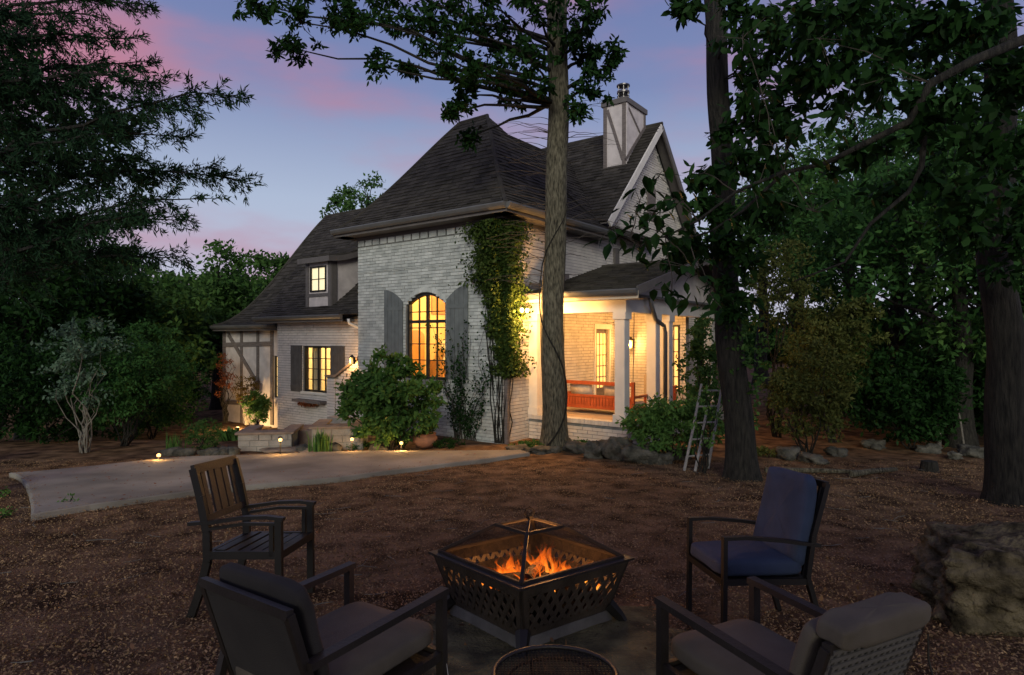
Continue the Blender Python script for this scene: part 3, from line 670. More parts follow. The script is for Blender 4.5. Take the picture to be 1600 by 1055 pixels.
# wing roof
EW = 3.02; RWZ = 7.45
o6, P6 = roof_face((-10.2, .05, EW), (-5.0, .05, EW), (-13.3, 5.0, RWZ), (-5, 5.0, RWZ), .34, parent=house, name='wing_slope', exposure=.17)
lx = uat(334, .75)
o7, P7 = roof_face((lx, .72, 2.80), (-9.9, .72, 2.80), (-13.3, 5.02, RWZ-.01), (-12.6, 5.02, RWZ-.01), .62, parent=house, name='wing_outer_slope', exposure=.17)
roof_face((lx, 9, 2.8), (lx, .72, 2.8), (-13.3, 5.1, RWZ), (-13.3, 5.02, RWZ), .62, parent=house, name='wing_end_slope', exposure=.4, tab=.8)
roof_face((-5, 9.5, EW), (lx, 9.5, EW), (-5, 5, RWZ), (-13.3, 5, RWZ), .3, parent=house, name='wing_rear_slope', exposure=.4, tab=.8)
cap_line(P7, 0, o7); ridge_cap((-13.3, 5, RWZ), (-5, 5, RWZ), o6)
eave((-10.25, .03), (-5.75, .03), (0, -1), EW+.02, soffit=.47, m='trim'); eave((lx, .70), (-10.0, .70), (0, -1), 2.82, soffit=.4, m='trim'); eave((lx, 8), (lx, .70), (-1, 0), 2.82, m='trim')
q = MB(); dx = uat(549, .1); q.tube([(dx, .0, 2.9), (dx, .02, 2.78), (dx+.15, .36, 2.62), (dx+.16, .44, 2.5), (dx+.16, .44, -.8)], .045, 8); part(q, 'downspout', 'white_trim', smooth=True)
# dormer
DT = .62; du0, du1 = uat(479, DT), uat(518, DT); dz0 = zat(476, (du0+du1)/2, DT); dz1 = zat(410, (du0+du1)/2, DT)
ww0, ww1 = uat(485, DT), uat(510, DT); wa, wb = zat(457, ww0, DT), zat(417.5, ww0, DT)
mb = MB()
for a, b, c, d in rects(du0, du1, dz0-.5, dz1, [(ww0, ww1, wa, wb)]): mb.box((a, DT, c), (b, DT+.12, d))
mb.box((du1-.12, DT+.12, dz0-.5), (du1, 3.2, dz1)); v = [(du1, DT+.12, dz1), (du1, 3.2, dz1), (du1, 3.2, dz1+.95), (du1-.12, DT+.12, dz1), (du1-.12, 3.2, dz1), (du1-.12, 3.2, dz1+.95)]; mb.add(v, ((0, 1, 2), (3, 5, 4)))
mb.box((du0, DT+.12, dz0-.5), (du0+.12, 3.2, dz1)); dorm = part(mb, 'dormer', 'stucco')
window(ww0, ww1, wa, wb, DT-.03, 2, 2, parent=dorm, fw=.05, mullion=False, pane='lit_pane_pale', name='dormer_window')
for a in (du0+.06, du1-.07): tbar((a, DT-.012, dz0-.3), (a, DT-.012, dz1), dorm, 'trim', .14, .035, (0, 1, 0))
tbar((du0, DT-.013, wa-.10), (du1, DT-.013, wa-.10), dorm, 'trim', .1, .03, (0, 1, 0)); tbar((du1+.012, DT+.09, dz0-.3), (du1+.012, DT+.09, dz1), dorm, 'trim', .2, .03, (1, 0, 0))
e0 = Vector((du0-.15, DT-.2, dz1+.14)); e1 = Vector((du1+.18, DT-.2, dz1+.14))
o8, P8 = roof_face(e0, e1, (du0-.15, 3.4, dz1+1.25), (du1+.18, 3.4, dz1+1.25), .16, parent=dorm, name='dormer_slope', exposure=.17)
q = MB(); q.box((e0.x, e0.y-.03, dz1-.03), (e1.x, e0.y+.01, dz1+.13)); part(q, 'dormer_fascia', 'trim', dorm)
q = MB(); pp = [P8(i/10, 1) for i in range(11)]
for a, b in zip(pp, pp[1:]): q.add([a, b, b-Vector((0, 0, .17)), a-Vector((0, 0, .17))]+[x-Vector((.25, 0, 0)) for x in (a, b, b-Vector((0, 0, .17)), a-Vector((0, 0, .17)))], ((0, 1, 2, 3), (3, 2, 6, 7)))
part(q, 'dormer_fascia', 'trim', dorm)
# recessed entry: side wall and pier with cap, lit by the step lights
ET = .05; ea, eb, ec = uat(511, ET), uat(524, ET), -5.02; ez0, ez1 = zat(590, eb, ET), zat(560, ec, ET)
q = MB(); q.box((ea, ET, -.9), (eb, ET+.3, ez0)); ep = part(q, 'entry_pier', 'mortar'); clad(ep, 't', ET, ea, eb, -.8, ez0, lambda u, z: True, 'wing_brick')
q = MB(); v = [(eb, ET+.02, -.9), (ec, ET+.02, -.9), (ec, ET+.02, ez1), (eb, ET+.02, ez0)]; v += [(x, ET+.2, z) for x, _, z in v]; q.add(v, ((0, 1, 2, 3), (7, 6, 5, 4), (3, 2, 6, 7))); sp_ = part(q, 'stair_parapet', 'mortar')
clad(sp_, 't', ET+.02, eb, ec, -.8, ez1, lambda u, z: z < ez0-.04+(u-eb)/(ec-eb)*(ez1-ez0), 'wing_brick')
q = MB(); q.bar((ea-.05, ET+.12, ez0+.03), (eb, ET+.12, ez0+.03), .34, .06); q.bar((eb, ET+.12, ez0+.03), (ec, ET+.12, ez1+.03), .34, .06); part(q, 'parapet_cap', 'cap_stone', sp_)
for i in range(3): q = MB(); q.box((-5.9, -1.0+i*.32, -.6), (-5.02, .04, -.3+.16*(i+1))); part(q, 'entry_step', 'planter_stone')

# ---- porch
PF = .565; PB = 2.93; PT0, PT1, PU = 1.12, 8.2, 2.4
mb = MB(); mb.box((0.03, PT0-.13, -.5), (PU+.2, PT0+.1, PF-.09)); mb.box((PU, PT0+.1, -.5), (PU+.2, PT1, PF-.09)); pb = part(mb, 'porch_base', 'mortar')
clad(pb, 't', PT0-.13, .03, PU+.2, -.32, PF-.10, lambda u, z: True, 'porch_brick'); clad(pb, 'u', PU+.2, PT0-.13, PT1, -.32, PF-.10, lambda u, z: True, 'porch_brick')
x = .03; 
while x < PU+.2: q = MB(); q.box((x+.004, PT0-.165, PF-.10), (min(PU+.2, x+.085)-.004, PT0+.08, PF-.002)); part(q, 'edge_brick', 'porch_brick', pb); x += .085
q = MB(); q.box((.03, PT0+.08, PF-.09), (PU+.2, PT1, PF)); part(q, 'porch_floor', 'porch_floor')
def column(u, t, w_=.24):
    q = MB(); q.box((u-w_/2, t-w_/2, PF+.16), (u+w_/2, t+w_/2, PB-.16)); c = part(q, 'porch_column', 'white_trim', bevel=.01)
    q = MB(); q.box((u-w_/2-.03, t-w_/2-.03, PF), (u+w_/2+.03, t+w_/2+.03, PF+.16)); part(q, 'column_base', 'white_trim', c)
    q = MB(); q.box((u-w_/2-.03, t-w_/2-.03, PB-.16), (u+w_/2+.03, t+w_/2+.03, PB)); part(q, 'column_capital', 'white_trim', c)
for u, t in ((PU, PT0), (PU, 2.72), (PU, 3.5), (PU, 6.55), (.13, PT0)): column(u, t)
mb = MB(); mb.box((.02, PT0-.14, PB), (PU+.16, PT0+.14, 3.34)); mb.box((PU-.14, PT0+.14, PB), (PU+.15, PT1, 3.3)); part(mb, 'porch_beam', 'white_trim')
q = MB(); q.box((.02, PT0+.14, 3.16), (PU-.14, PT1, 3.2)); part(q, 'porch_ceiling', 'ceiling_board')
for i in range(11): q = MB(); a = PT0+.2+i*.36; q.box((.03, a, 3.145), (PU-.15, a+.35, 3.158)); part(q, 'ceiling_plank', 'ceiling_board')
PR = 4.38; pm = 4.6
o9, P9 = roof_face((.0, .62, 3.38), (PU+.62, .62, 3.38), (.0, pm, PR), (PU+.62, pm, PR), .05, parent=house, name='porch_front_slope', exposure=.15)
roof_face((PU+.62, 8.6, 3.38), (0, 8.6, 3.38), (PU+.62, pm, PR), (0, pm, PR), .05, parent=house, name='porch_rear_slope', exposure=.3, tab=.6)
ridge_cap((0, pm, PR), (PU+.62, pm, PR), o9); eave((.03, .60), (PU+.62, .60), (0, -1), 3.38, m='ceiling_board', soffit=.4)
q = MB(); q.add([(PU+.1, .75, 3.31), (PU+.1, 8.45, 3.31), (PU+.1, pm, PR-.06), (PU+.02, .75, 3.31), (PU+.02, 8.45, 3.31), (PU+.02, pm, PR-.06)], ((0, 1, 2), (5, 4, 3), (0, 3, 4, 1))); part(q, 'porch_gable', 'stucco')
q = MB(); q.bar((PU+.6, .62, 3.34), (PU+.6, pm, PR-.04), .04, .18, (0, -.2, 1)); q.bar((PU+.6, 8.6, 3.34), (PU+.6, pm, PR-.04), .04, .18, (0, .2, 1)); part(q, 'barge_board', 'trim')
q = MB(); q.box((PU+.16, .75, 3.26), (PU+.32, 8.4, 3.31)); part(q, 'porch_gutter', 'gutter')
q = MB(); q.tube([(PU+.3, 1.9, 3.3), (PU+.3, 1.95, 3.1), (PU+.16, 2.5, 2.8), (PU+.14, 3.02, 2.66), (PU+.14, 3.1, 2.5), (PU+.14, 3.1, PF)], .05, 8); part(q, 'porch_downspout', 'gutter', smooth=True)
for i in range(6):                                                     # step flashing
    q = MB(); t0 = .75+i*.34; q.box((.001, t0, 3.45+i*.085), (.03, t0+.34, 3.60+i*.085+.0)); part(q, 'flashing', 'timber', rwall)
# back wall of the porch with tall window
BT = 5.3; mb = MB(); v0, v1 = 1.66, 2.02
for a, b, c, d in rects(.02, 2.2, PF, 3.16, [(v0, v1, PF+.35, 2.72)]): mb.box((a, BT, c), (b, BT+.2, d))
bw = part(mb, 'porch_rear_wall', 'mortar'); clad(bw, 't', BT, .02, 2.2, PF, 3.15, lambda u, z: not (v0-.02 < u < v1+.02 and PF+.3 < z < 2.76), 'porch_brick', holes=[(v0-.005, v1+.005, PF+.3, 2.76)])
window(v0, v1, PF+.35, 2.72, BT-.03, 2, 5, parent=house, fw=.045, mullion=False, pane='lit_pane', name='porch_window')
# door in the side wall (u = 0)
q = MB(); q.box((-.16, 4.2, PF), (-.10, 5.0, 2.62)); door = part(q, 'porch_door', 'timber')
for i in range(2):
    q = MB(); q.poly([(-.095, 4.28+i*.38, .95), (-.095, 4.60+i*.38, .95), (-.095, 4.60+i*.38, 2.5), (-.095, 4.28+i*.38, 2.5)]); part(q, 'pane', 'lit_pane', door)
    q = MB(); [q.box((-.093, 4.28+i*.38, 1.25+k*.31), (-.08, 4.60+i*.38, 1.27+k*.31)) for k in range(4)]; q.box((-.092, 4.43+i*.38, .95), (-.082, 4.45+i*.38, 2.5)); part(q, 'glazing_bar', 'frame_black', door)
q = MB(); q.box((-.1, 4.1, 2.62), (.06, 5.1, 2.76)); part(q, 'lintel', 'white_trim', rwall); q = MB(); q.box((-.1, 4.13, PF), (.04, 4.2, 2.62)); q.box((-.1, 5.0, PF), (.04, 5.07, 2.62)); part(q, 'door_casing', 'white_trim', rwall)
# corner downpipe
q = MB(); q.box((.03, .03, -.05), (.12, .11, 5.0)); part(q, 'corner_downspout', 'timber')

# ---- lamps of the house
def light(name, p, watts, col, r=.04, parent=None):
    ld = bpy.data.lights.new(name, 'POINT'); ld.energy = watts; ld.color = col; ld.shadow_soft_size = r
    o = bpy.data.objects.new(name, ld); COL.objects.link(o); o.location = p
    if parent: o.parent = parent
    return o
WARM = (1, .50, .15)
def H(u, t, z): return MH @ Vector((u, t, z))
fl = empty('flood_light', H(.0, .36, 3.02), ANG, 'twin bulb floodlight under the eave beside the ivy', 'lamp')
q = MB(); q.box((.02, -.12, -.05), (.07, .12, .05)); q.build('back_plate', 'lamp_metal', fl)
for i, y in enumerate((-.14, .06)):
    q = MB(); q.tube([(.05, y*.5, 0), (.36, y-.02, -.02)], .016, 6); q.build('arm', 'lamp_metal', fl)
    q = MB(); q.lathe([(.0, -.05), (.03, -.04), (.048, 0), (.03, .045), (0, .05)], 12, (.40, y-.03, -.03)); q.build('bulb', 'flood_bulb', fl, smooth=True)
    light('bulb_light', (.70, y-.16, -.06), 170, WARM, .05, fl)
sn = empty('wall_sconce', H(.62, BT-.02, 2.2), ANG, 'small lit lantern on the porch rear wall', 'lamp')
q = MB(); q.box((-.05, -.03, -.12), (.05, 0, .14)); q.build('back_plate', 'lamp_metal', sn)
q = MB(); q.lathe([(.0, -.14), (.05, -.12), (.065, .1), (0, .12)], 8, (0, -.12, 0)); q.build('shade', 'lit_pane', sn)
q = MB(); q.lathe([(.08, .1), (.02, .2), (0, .21)], 8, (0, -.12, 0)); q.build('cap', 'lamp_metal', sn)
light('sconce_light', (0, -.2, -.02), 60, WARM, .05, sn)
for (u, t, nm) in ((1.2, 2.2, 'beside the swing'), (1.2, 3.9, 'in front of the door'), (1.3, 6.6, 'behind the rear wall, added to light the far bays')):  # the last lamp is added to light the right-hand porch bays
    pl = empty('ceiling_lamp', H(u, t, 3.14), 0, 'round lamp on the porch ceiling '+nm, 'lamp'); q = MB(); q.lathe([(.1, 0), (.11, -.03), (.07, -.06), (0, -.07)], 14); q.build('diffuser', 'lit_pane', pl)
    q = MB(); q.lathe([(0, .0), (.12, 0), (.12, -.02), (.1, -.02)], 14); q.build('rim', 'lamp_metal', pl); light('ceiling_lamp_glow', (0, 0, -.16), 66, WARM, .08, pl)
el = empty('entry_lantern', H(-5.02, -.12, 1.75), ANG, 'small wall lantern tucked behind the block corner above the entry steps', 'lamp')
q = MB(); q.box((-.03, -.04, -.1), (0, .04, .1)); q.build('back_plate', 'lamp_metal', el); q = MB(); q.lathe([(0, -.1), (.05, -.09), (.06, .08), (0, .1)], 8, (-.1, 0, 0)); q.build('shade', 'lit_pane', el); q = MB(); q.lathe([(.08, .08), (.02, .16), (0, .17)], 8, (-.1, 0, 0)); q.build('cap', 'lamp_metal', el)
light('lantern_light', (-.2, -.06, -.02), 34, WARM, .05, el)
# path lights standing in the beds
def path_light(px, py, h, label, watts=48):
    p = G(px, py, h); g = ground(p.x, p.y); o = empty('path_light', (p.x, p.y, g), 0, label, 'path light', 'low path lights along the beds')
    q = MB(); q.tube([(0, 0, -.05), (0, 0, h-.04)], .012, 6); q.build('stake', 'lamp_metal', o)
    q = MB(); q.lathe([(0, h-.035), (.03, h-.03), (.035, h+.01), (0, h+.03)], 10); q.build('bulb', 'bulb', o, smooth=True)
    q = MB(); q.lathe([(.05, h+.04), (.03, h+.06), (0, h+.065)], 12); q.build('hood', 'lamp_metal', o); light('path_glow', (0, -.02, h-.01), watts, WARM, .03, o)
path_light(248, 711, .16, 'low path light at the edge of the driveway below the green tree', 30)
path_light(438, 687, .36, 'path light in front of the long stone planter')
path_light(550, 686, .30, 'path light in front of the corner planter beside the steps')
path_light(627, 692, .22, 'path light beside the clay pot under the big shrub', 55)
up = empty('garden_spotlight', H(uat(408, HT)+.25, HT-1.0, -.75), 0, 'hidden garden spotlight among the plants by the timbered wall', 'lamp')
q = MB(); q.lathe([(0, 0), (.05, .0), (.06, .1), (.045, .1), (0, .07)], 10); q.build('housing', 'lamp_metal', up); light('spot_glow', (0, 0, .22), 120, (1, .60, .24), .05, up)

# ---- porch furniture
sw = empty('porch_swing', H(1.35, 1.86, PF), ANG, 'red stained wooden swing bed hanging in the porch', 'swing')
q = MB(); q.box((-.95, 0, .70), (.95, .05, .78)); q.build('top_rail', 'swing_wood', sw)
q = MB(); q.box((-.95, 0, .40), (.95, .045, .46)); q.build('middle_rail', 'swing_wood', sw)
q = MB(); q.box((-.95, 0, .13), (.95, .05, .20)); q.build('bottom_rail', 'swing_wood', sw)
for i in range(22): q = MB(); x = -.91+i*.083; q.box((x, .012, .195), (x+.07, .034, .405)); q.build('slat', 'swing_wood', sw)
for x in (-.97, .90): q = MB(); q.box((x, -.005, .12), (x+.07, .07, .80)); q.build('post', 'swing_wood', sw)
for x in (-.96, .91):
    q = MB(); q.box((x, .07, .42), (x+.05, .80, .48)); q.build('arm', 'swing_wood', sw); q = MB(); q.box((x, .75, .12), (x+.05, .80, .42)); q.build('arm_post', 'swing_wood', sw)
q = MB(); q.box((-.9, .06, .14), (.9, .80, .20)); q.build('seat', 'swing_wood', sw)
q = MB(); q.box((-.88, .08, .20), (.88, .78, .32)); q.build('mattress', 'pillow', sw, bevel=.03)
for x in (-.93, .93): q = MB(); q.tube([(x, .03, .75), (x, .1, 2.58)], .008, 5); q.build('chain', 'metal_black', sw)
for x, cl in ((-.5, 'tan cushion leaning on the left half of the swing'), (.42, 'tan cushion leaning on the right half of the swing')):
    q = MB(); q.box((-.3, -.07, 0), (.3, .07, .42)); o = q.build('cushion', 'pillow', None, bevel=.05, smooth=True, label=cl, cat='cushion', group='cushions on the swing'); o.matrix_world = Matrix.Translation(H(1.35+x, 2.08, PF+.32)) @ Matrix.Rotation(ANG, 4, 'Z') @ Matrix.Rotation(.2, 4, 'X')
ac_ = empty('porch_armchair', H(1.9, 4.3, PF), ANG+2.3, 'brown cushioned armchair at the far end of the porch', 'armchair')
q = MB(); q.box((-.3, -.3, .25), (.3, .3, .42)); q.build('seat', 'pillow', ac_, bevel=.03); q = MB(); q.box((-.32, .24, .25), (.32, .36, .85)); q.build('backrest', 'pillow', ac_, bevel=.03)
for x in (-.36, .30): q = MB(); q.box((x, -.3, .2), (x+.06, .34, .58)); q.build('arm', 'swing_wood', ac_)
for x in (-.34, .30):
    for y in (-.28, .30): q = MB(); q.box((x, y, 0), (x+.05, y+.05, .25)); q.build('leg', 'swing_wood', ac_)

# ------------------------------------------------------------------ foreground furniture
def gl(x, y): return (x, y, ground(x, y))
TILT = Matrix.Rotation(-math.atan(.07), 4, 'X')
# fire pit
pang = math.radians(39.0)
pit = empty('fire_pit', gl(PITC.x, PITC.y), pang, 'square dark metal fire pit with lattice sides and pyramid screen', 'fire pit', tilt=True)
R1, R0, ZT_, ZB_ = .455, .36, .40, .085
for k in range(4):
    M = Matrix.Rotation(k*math.pi/2, 4, 'Z')
    def PP(s, r, off=0):        # s -1..1 along, r 0..1 up, off outward
        h = R0+(R1-R0)*r; return M @ Vector((s*h, -h-off, ZB_+(ZT_-ZB_)*r))
    q = MB()
    def patch(s0, s1, r0, r1, a=.0, b=-.012):
        v = [PP(s0, r0, a), PP(s1, r0, a), PP(s1, r1, a), PP(s0, r1, a), PP(s0, r0, b), PP(s1, r0, b), PP(s1, r1, b), PP(s0, r1, b)]
        q.add(v, ((0, 1, 2, 3), (7, 6, 5, 4), (0, 4, 5, 1), (1, 5, 6, 2), (2, 6, 7, 3), (3, 7, 4, 0)))
    patch(-1, 1, .80, 1); patch(-1, 1, 0, .14); patch(-1, -.86, .14, .80); patch(.86, 1, .14, .80)
    pan = q.build('panel', 'rusty_metal', pit)
    q = MB(); patch(-1, 1, .80, 1, -.0125, -.016); patch(-1, 1, 0, .14, -.0125, -.016); patch(-1, -.86, .14, .80, -.0125, -.016); patch(.86, 1, .14, .80, -.0125, -.016); q.build('soot_lining', 'charred', pan)
    ns = 9; r0_, r1_ = .14, .80
    for dr in (1, -1):
        for i in range(-2, ns+2):
            s0 = -.86+i*1.72/ns; s1 = s0+dr*.36; 
            if dr < 0: s0 += .36; s1 += .36
            a0_, a1_ = 0.0, 1.0
            def clip(t): return s0+(s1-s0)*t
            ts = [t/20 for t in range(21) if -.86 <= clip(t/20) <= .86]
            if len(ts) < 2: continue
            ta, tb = ts[0], ts[-1]; p = PP(clip(ta), r0_+(r1_-r0_)*ta, .002+.003*(dr > 0)); e = PP(clip(tb), r0_+(r1_-r0_)*tb, .002+.003*(dr > 0))
            z = MB(); nn_ = (M @ Vector((0, -1, -.4))); z.bar(p, e, .028, .008, up=nn_); z.build('lattice_strip', 'rusty_metal', pan)
q = MB()
for k in range(4):
    M = Matrix.Rotation(k*math.pi/2, 4, 'Z'); v = [(-R1-.022, -R1-.022, ZT_), (R1+.022, -R1-.022, ZT_), (R1-.02, -R1+.02, ZT_), (-R1+.02, -R1+.02, ZT_)]; v += [(x, y, ZT_+.014) for x, y, _ in v]
    q.add([M @ Vector(p) for p in v], ((0, 1, 2, 3), (7, 6, 5, 4), (0, 4, 5, 1), (2, 6, 7, 3)))
q.build('rim', 'metal_bronze', pit)
for k in range(4):
    M = Matrix.Rotation(k*math.pi/2, 4, 'Z'); q = MB(); v = [(-.375, -.375, .018), (.375, -.375, .018), (.362, -.362, .084), (-.362, -.362, .084)]; v += [(x*.96, y*.96, z) for x, y, z in v]
    q.add([M @ Vector(p) for p in v], ((0, 1, 2, 3), (7, 6, 5, 4), (0, 4, 5, 1), (1, 5, 6, 2), (2, 6, 7, 3), (3, 7, 4, 0))); q.build('apron', 'ash_metal', pit)
    q = MB(); a = M @ Vector((.355, -.355, .12)); b = M @ Vector((.405, -.405, .05)); c = M @ Vector((.43, -.43, 0)); q.tube([a, b, c, c+Vector((0, 0, -.01))], [.045, .034, .026, .03], 6); q.build('leg', 'metal_black', pit)
q = MB(); q.box((-.34, -.34, .088), (.34, .34, .10)); q.lathe([(.40, .30), (.34, .2), (.0, .16)], 20); q.build('fire_bowl', 'charred', pit)
TS, TZ = .155, .60
lid = MB()
for sx in (-1, 1):
    for sy in (-1, 1): lid.bar((sx*(R1-.03), sy*(R1-.03), ZT_+.016), (sx*TS, sy*TS, TZ), .022, .022)
for k in range(4):
    M = Matrix.Rotation(k*math.pi/2, 4, 'Z'); lid.bar(M @ Vector((-TS, -TS, TZ)), M @ Vector((TS, -TS, TZ)), .018, .018); lid.bar(M @ Vector((-R1+.03, -R1+.03, ZT_+.02)), M @ Vector((R1-.03, -R1+.03, ZT_+.02)), .018, .018)
for sx in (-1, 1):
    for sy in (-1, 1): lid.bar((sx*TS, sy*TS, TZ), (0, 0, TZ+.045), .014, .008)
scr = lid.build('spark_screen', 'screen_metal', pit)
q = MB()
for k in range(4):
    M = Matrix.Rotation(k*math.pi/2, 4, 'Z'); q.poly([M @ Vector(p) for p in ((-R1+.035, -R1+.035, ZT_+.02), (R1-.035, -R1+.035, ZT_+.02), (TS, -TS, TZ-.003), (-TS, -TS, TZ-.003))]); q.poly([M @ Vector(p) for p in ((-TS, -TS, TZ), (TS, -TS, TZ), (0, 0, TZ+.04))])
q.build('wire_mesh', 'mesh_wire', scr)
q = MB(); q.box((-.016, -.016, TZ+.04), (.016, .016, TZ+.062)); q.tube([(.027*math.cos(a*math.pi/10), .02*math.cos(a*math.pi/10)*-.8, TZ+.086+.028*math.sin(a*math.pi/10)) for a in range(21)], .0035, 6); q.build('ring_handle', 'dull_wire', scr)
PM = Matrix.Translation(gl(PITC.x, PITC.y)) @ TILT
# logs and flames
for i, (x, y, a, z, ln, lab) in enumerate(((.0, -.02, .3, .25, .5, 'charred log lying crosswise in the fire pit'), (.06, .08, 1.2, .29, .46, 'charred log leaning over the others in the fire pit'), (-.06, .1, -.5, .24, .42, 'short charred log at the back of the fire'))):
    q = MB(); dv = Vector((math.cos(a), math.sin(a), .08*(i-1)))*ln/2; p = Vector((x, y, z)); q.tube([p-dv, p-dv*.3+Vector((0, 0, .01)), p+dv*.4, p+dv], [.045, .052, .05, .04], 9); o = q.build('firewood_log', 'charred', smooth=False, label=lab, cat='log', group='logs in the fire'); o.matrix_world = PM
fire = empty('fire', PM @ Vector((0, 0, .2)), 0, 'orange flames burning over the logs inside the fire pit', 'fire')
for i in range(80):
    q = MB(); x = .05+rnd.gauss(0, .17); y = rnd.gauss(0, .09); h = rnd.uniform(.12, .25)*max(.45, 1-abs(x-.08)*1.6); bw_ = rnd.uniform(.022, .05); tw = rnd.uniform(0, 6); lx_ = rnd.uniform(-.12, .14); n_ = 9
    for j in range(n_+1):
        f = j/n_; wv = bw_*(math.sin(math.pi*min(1, f*.80+.2)))*(1-f**2.2)+.001; cx_ = x+lx_*f*f+.03*math.sin(f*6+tw)*f; cy_ = y+.02*math.sin(f*5+tw*2)*f; a = tw+f*1.1
        q.v += [(cx_-math.cos(a)*wv, cy_-math.sin(a)*wv, f*h), (cx_+.012*math.sin(a), cy_-.012*math.cos(a), f*h), (cx_+math.cos(a)*wv, cy_+math.sin(a)*wv, f*h)]
    for j in range(n_): q.f += [(3*j, 3*j+1, 3*j+4, 3*j+3), (3*j+1, 3*j+2, 3*j+5, 3*j+4)]
    o = q.build('flame', 'flame', fire, smooth=True); o.location = (0, 0, .04)
light('fire_light', (.05, 0, .36), 30, (1, .42, .12), .12, fire); light('ember_light', (.02, 0, .05), 2, (1, .32, .06), .06, fire)

# slatted metal armchair (left)
dc = empty('slatted_armchair', gl(-1.75, 4.26), math.radians(-4), 'dark metal slatted dining armchair without cushions beside the driveway', 'chair', tilt=True)
mt = 'metal_black'
for s in (-1, 1):
    y = s*.26
    q = MB(); q.bar((.26, y, 0), (.24, y, .635), .035, .045); q.build('leg', mt, dc); q = MB(); q.bar((.20, y, .40), (.195, y, .60), .03, .028); q.build('arm_strut', mt, dc)
    q = MB(); pts = [(-.335, y, 0), (-.275, y, .18), (-.235, y, .36), (-.245, y, .55), (-.30, y, .78), (-.355, y, .96)]
    for a, b in zip(pts, pts[1:]): q.bar(a, b, .032, .05, up=(1, 0, .2))
    q.build('rear_post', mt, dc)
    q = MB(); pts = [(-.37, y, .60), (-.2, y, .615), (0, y, .645), (.16, y, .652), (.275, y, .64)]
    for a, b in zip(pts, pts[1:]): q.bar(a, b, .05, .022)
    q.build('arm', mt, dc); q = MB(); pts = [(-.25, y, .565), (0, y, .605), (.22, y, .607)]
    for a, b in zip(pts, pts[1:]): q.bar(a, b, .03, .018)
    q.build('arm_brace', mt, dc); q = MB(); q.bar((-.24, y, .40), (.25, y, .41), .03, .05); q.build('side_rail', mt, dc)
q = MB(); q.bar((.255, -.25, .41), (.255, .25, .41), .03, .05); q.build('front_rail', mt, dc); q = MB(); q.bar((-.24, -.25, .40), (-.24, .25, .40), .03, .04); q.build('rear_rail', mt, dc)
for i in range(6): q = MB(); x = -.19+i*.078; q.box((x, -.245, .425-.012*math.sin(math.pi*(i+.5)/6)), (x+.062, .245, .436-.012*math.sin(math.pi*(i+.5)/6))); q.build('seat_slat', mt, dc)
mbz = 'metal_bronze'
q = MB(); q.bar((-.352, -.27, .955), (-.352, .27, .955), .028, .06, up=(-.25, 0, 1)); q.build('top_rail', mbz, dc); q = MB(); q.bar((-.265, -.26, .63), (-.265, .26, .63), .025, .045, up=(-.2, 0, 1)); q.build('lower_rail', mbz, dc)
for i, (y, wd) in enumerate(((-.18, .045), (-.085, .06), (0, .075), (.085, .06), (.18, .045))): q = MB(); q.bar((-.268, y, .64), (-.345, y, .935), wd, .014, up=(1, 0, .25)); q.build('back_slat', mbz, dc)

def cushion(sx, sy, sz, m, name, parent, M, r=.05, puff=.02, wrinkle=0, seed=0):
    n = 14; q = MB(); idx = {}
    sup = lambda x, e: math.copysign(abs(x)**e, x)
    nu, nv = 72, 26
    for i in range(nv+1):
        ph = -math.pi/2+math.pi*i/nv
        for j in range(nu):
            th = 2*math.pi*j/nu; cx_ = sup(math.cos(ph), .30); x = sx/2*cx_*sup(math.cos(th), .22); y = sy/2*cx_*sup(math.sin(th), .22); z = sz/2*sup(math.sin(ph), .42)
            e = max(0, 1-(2*x/sx)**4)*max(0, 1-(2*y/sy)**4); z += math.copysign(puff*e, z)
            if wrinkle: z += wrinkle*(1.3*mn.noise(Vector((x*6, y*11, seed)))+.8*mn.noise(Vector((x*17, y*9, seed+5)))); x += wrinkle*.8*mn.noise(Vector((y*14, z*20, seed)))
            q.v.append(tuple(M @ Vector((x, y, z))))
    for i in range(nv):
        for j in range(nu): q.f.append((i*nu+j, i*nu+(j+1) % nu, (i+1)*nu+(j+1) % nu, (i+1)*nu+j))
    return q.build(name, m, parent, smooth=True)
def RX(a): return Matrix.Rotation(a, 4, 'X')
def RY(a): return Matrix.Rotation(a, 4, 'Y')
T = Matrix.Translation
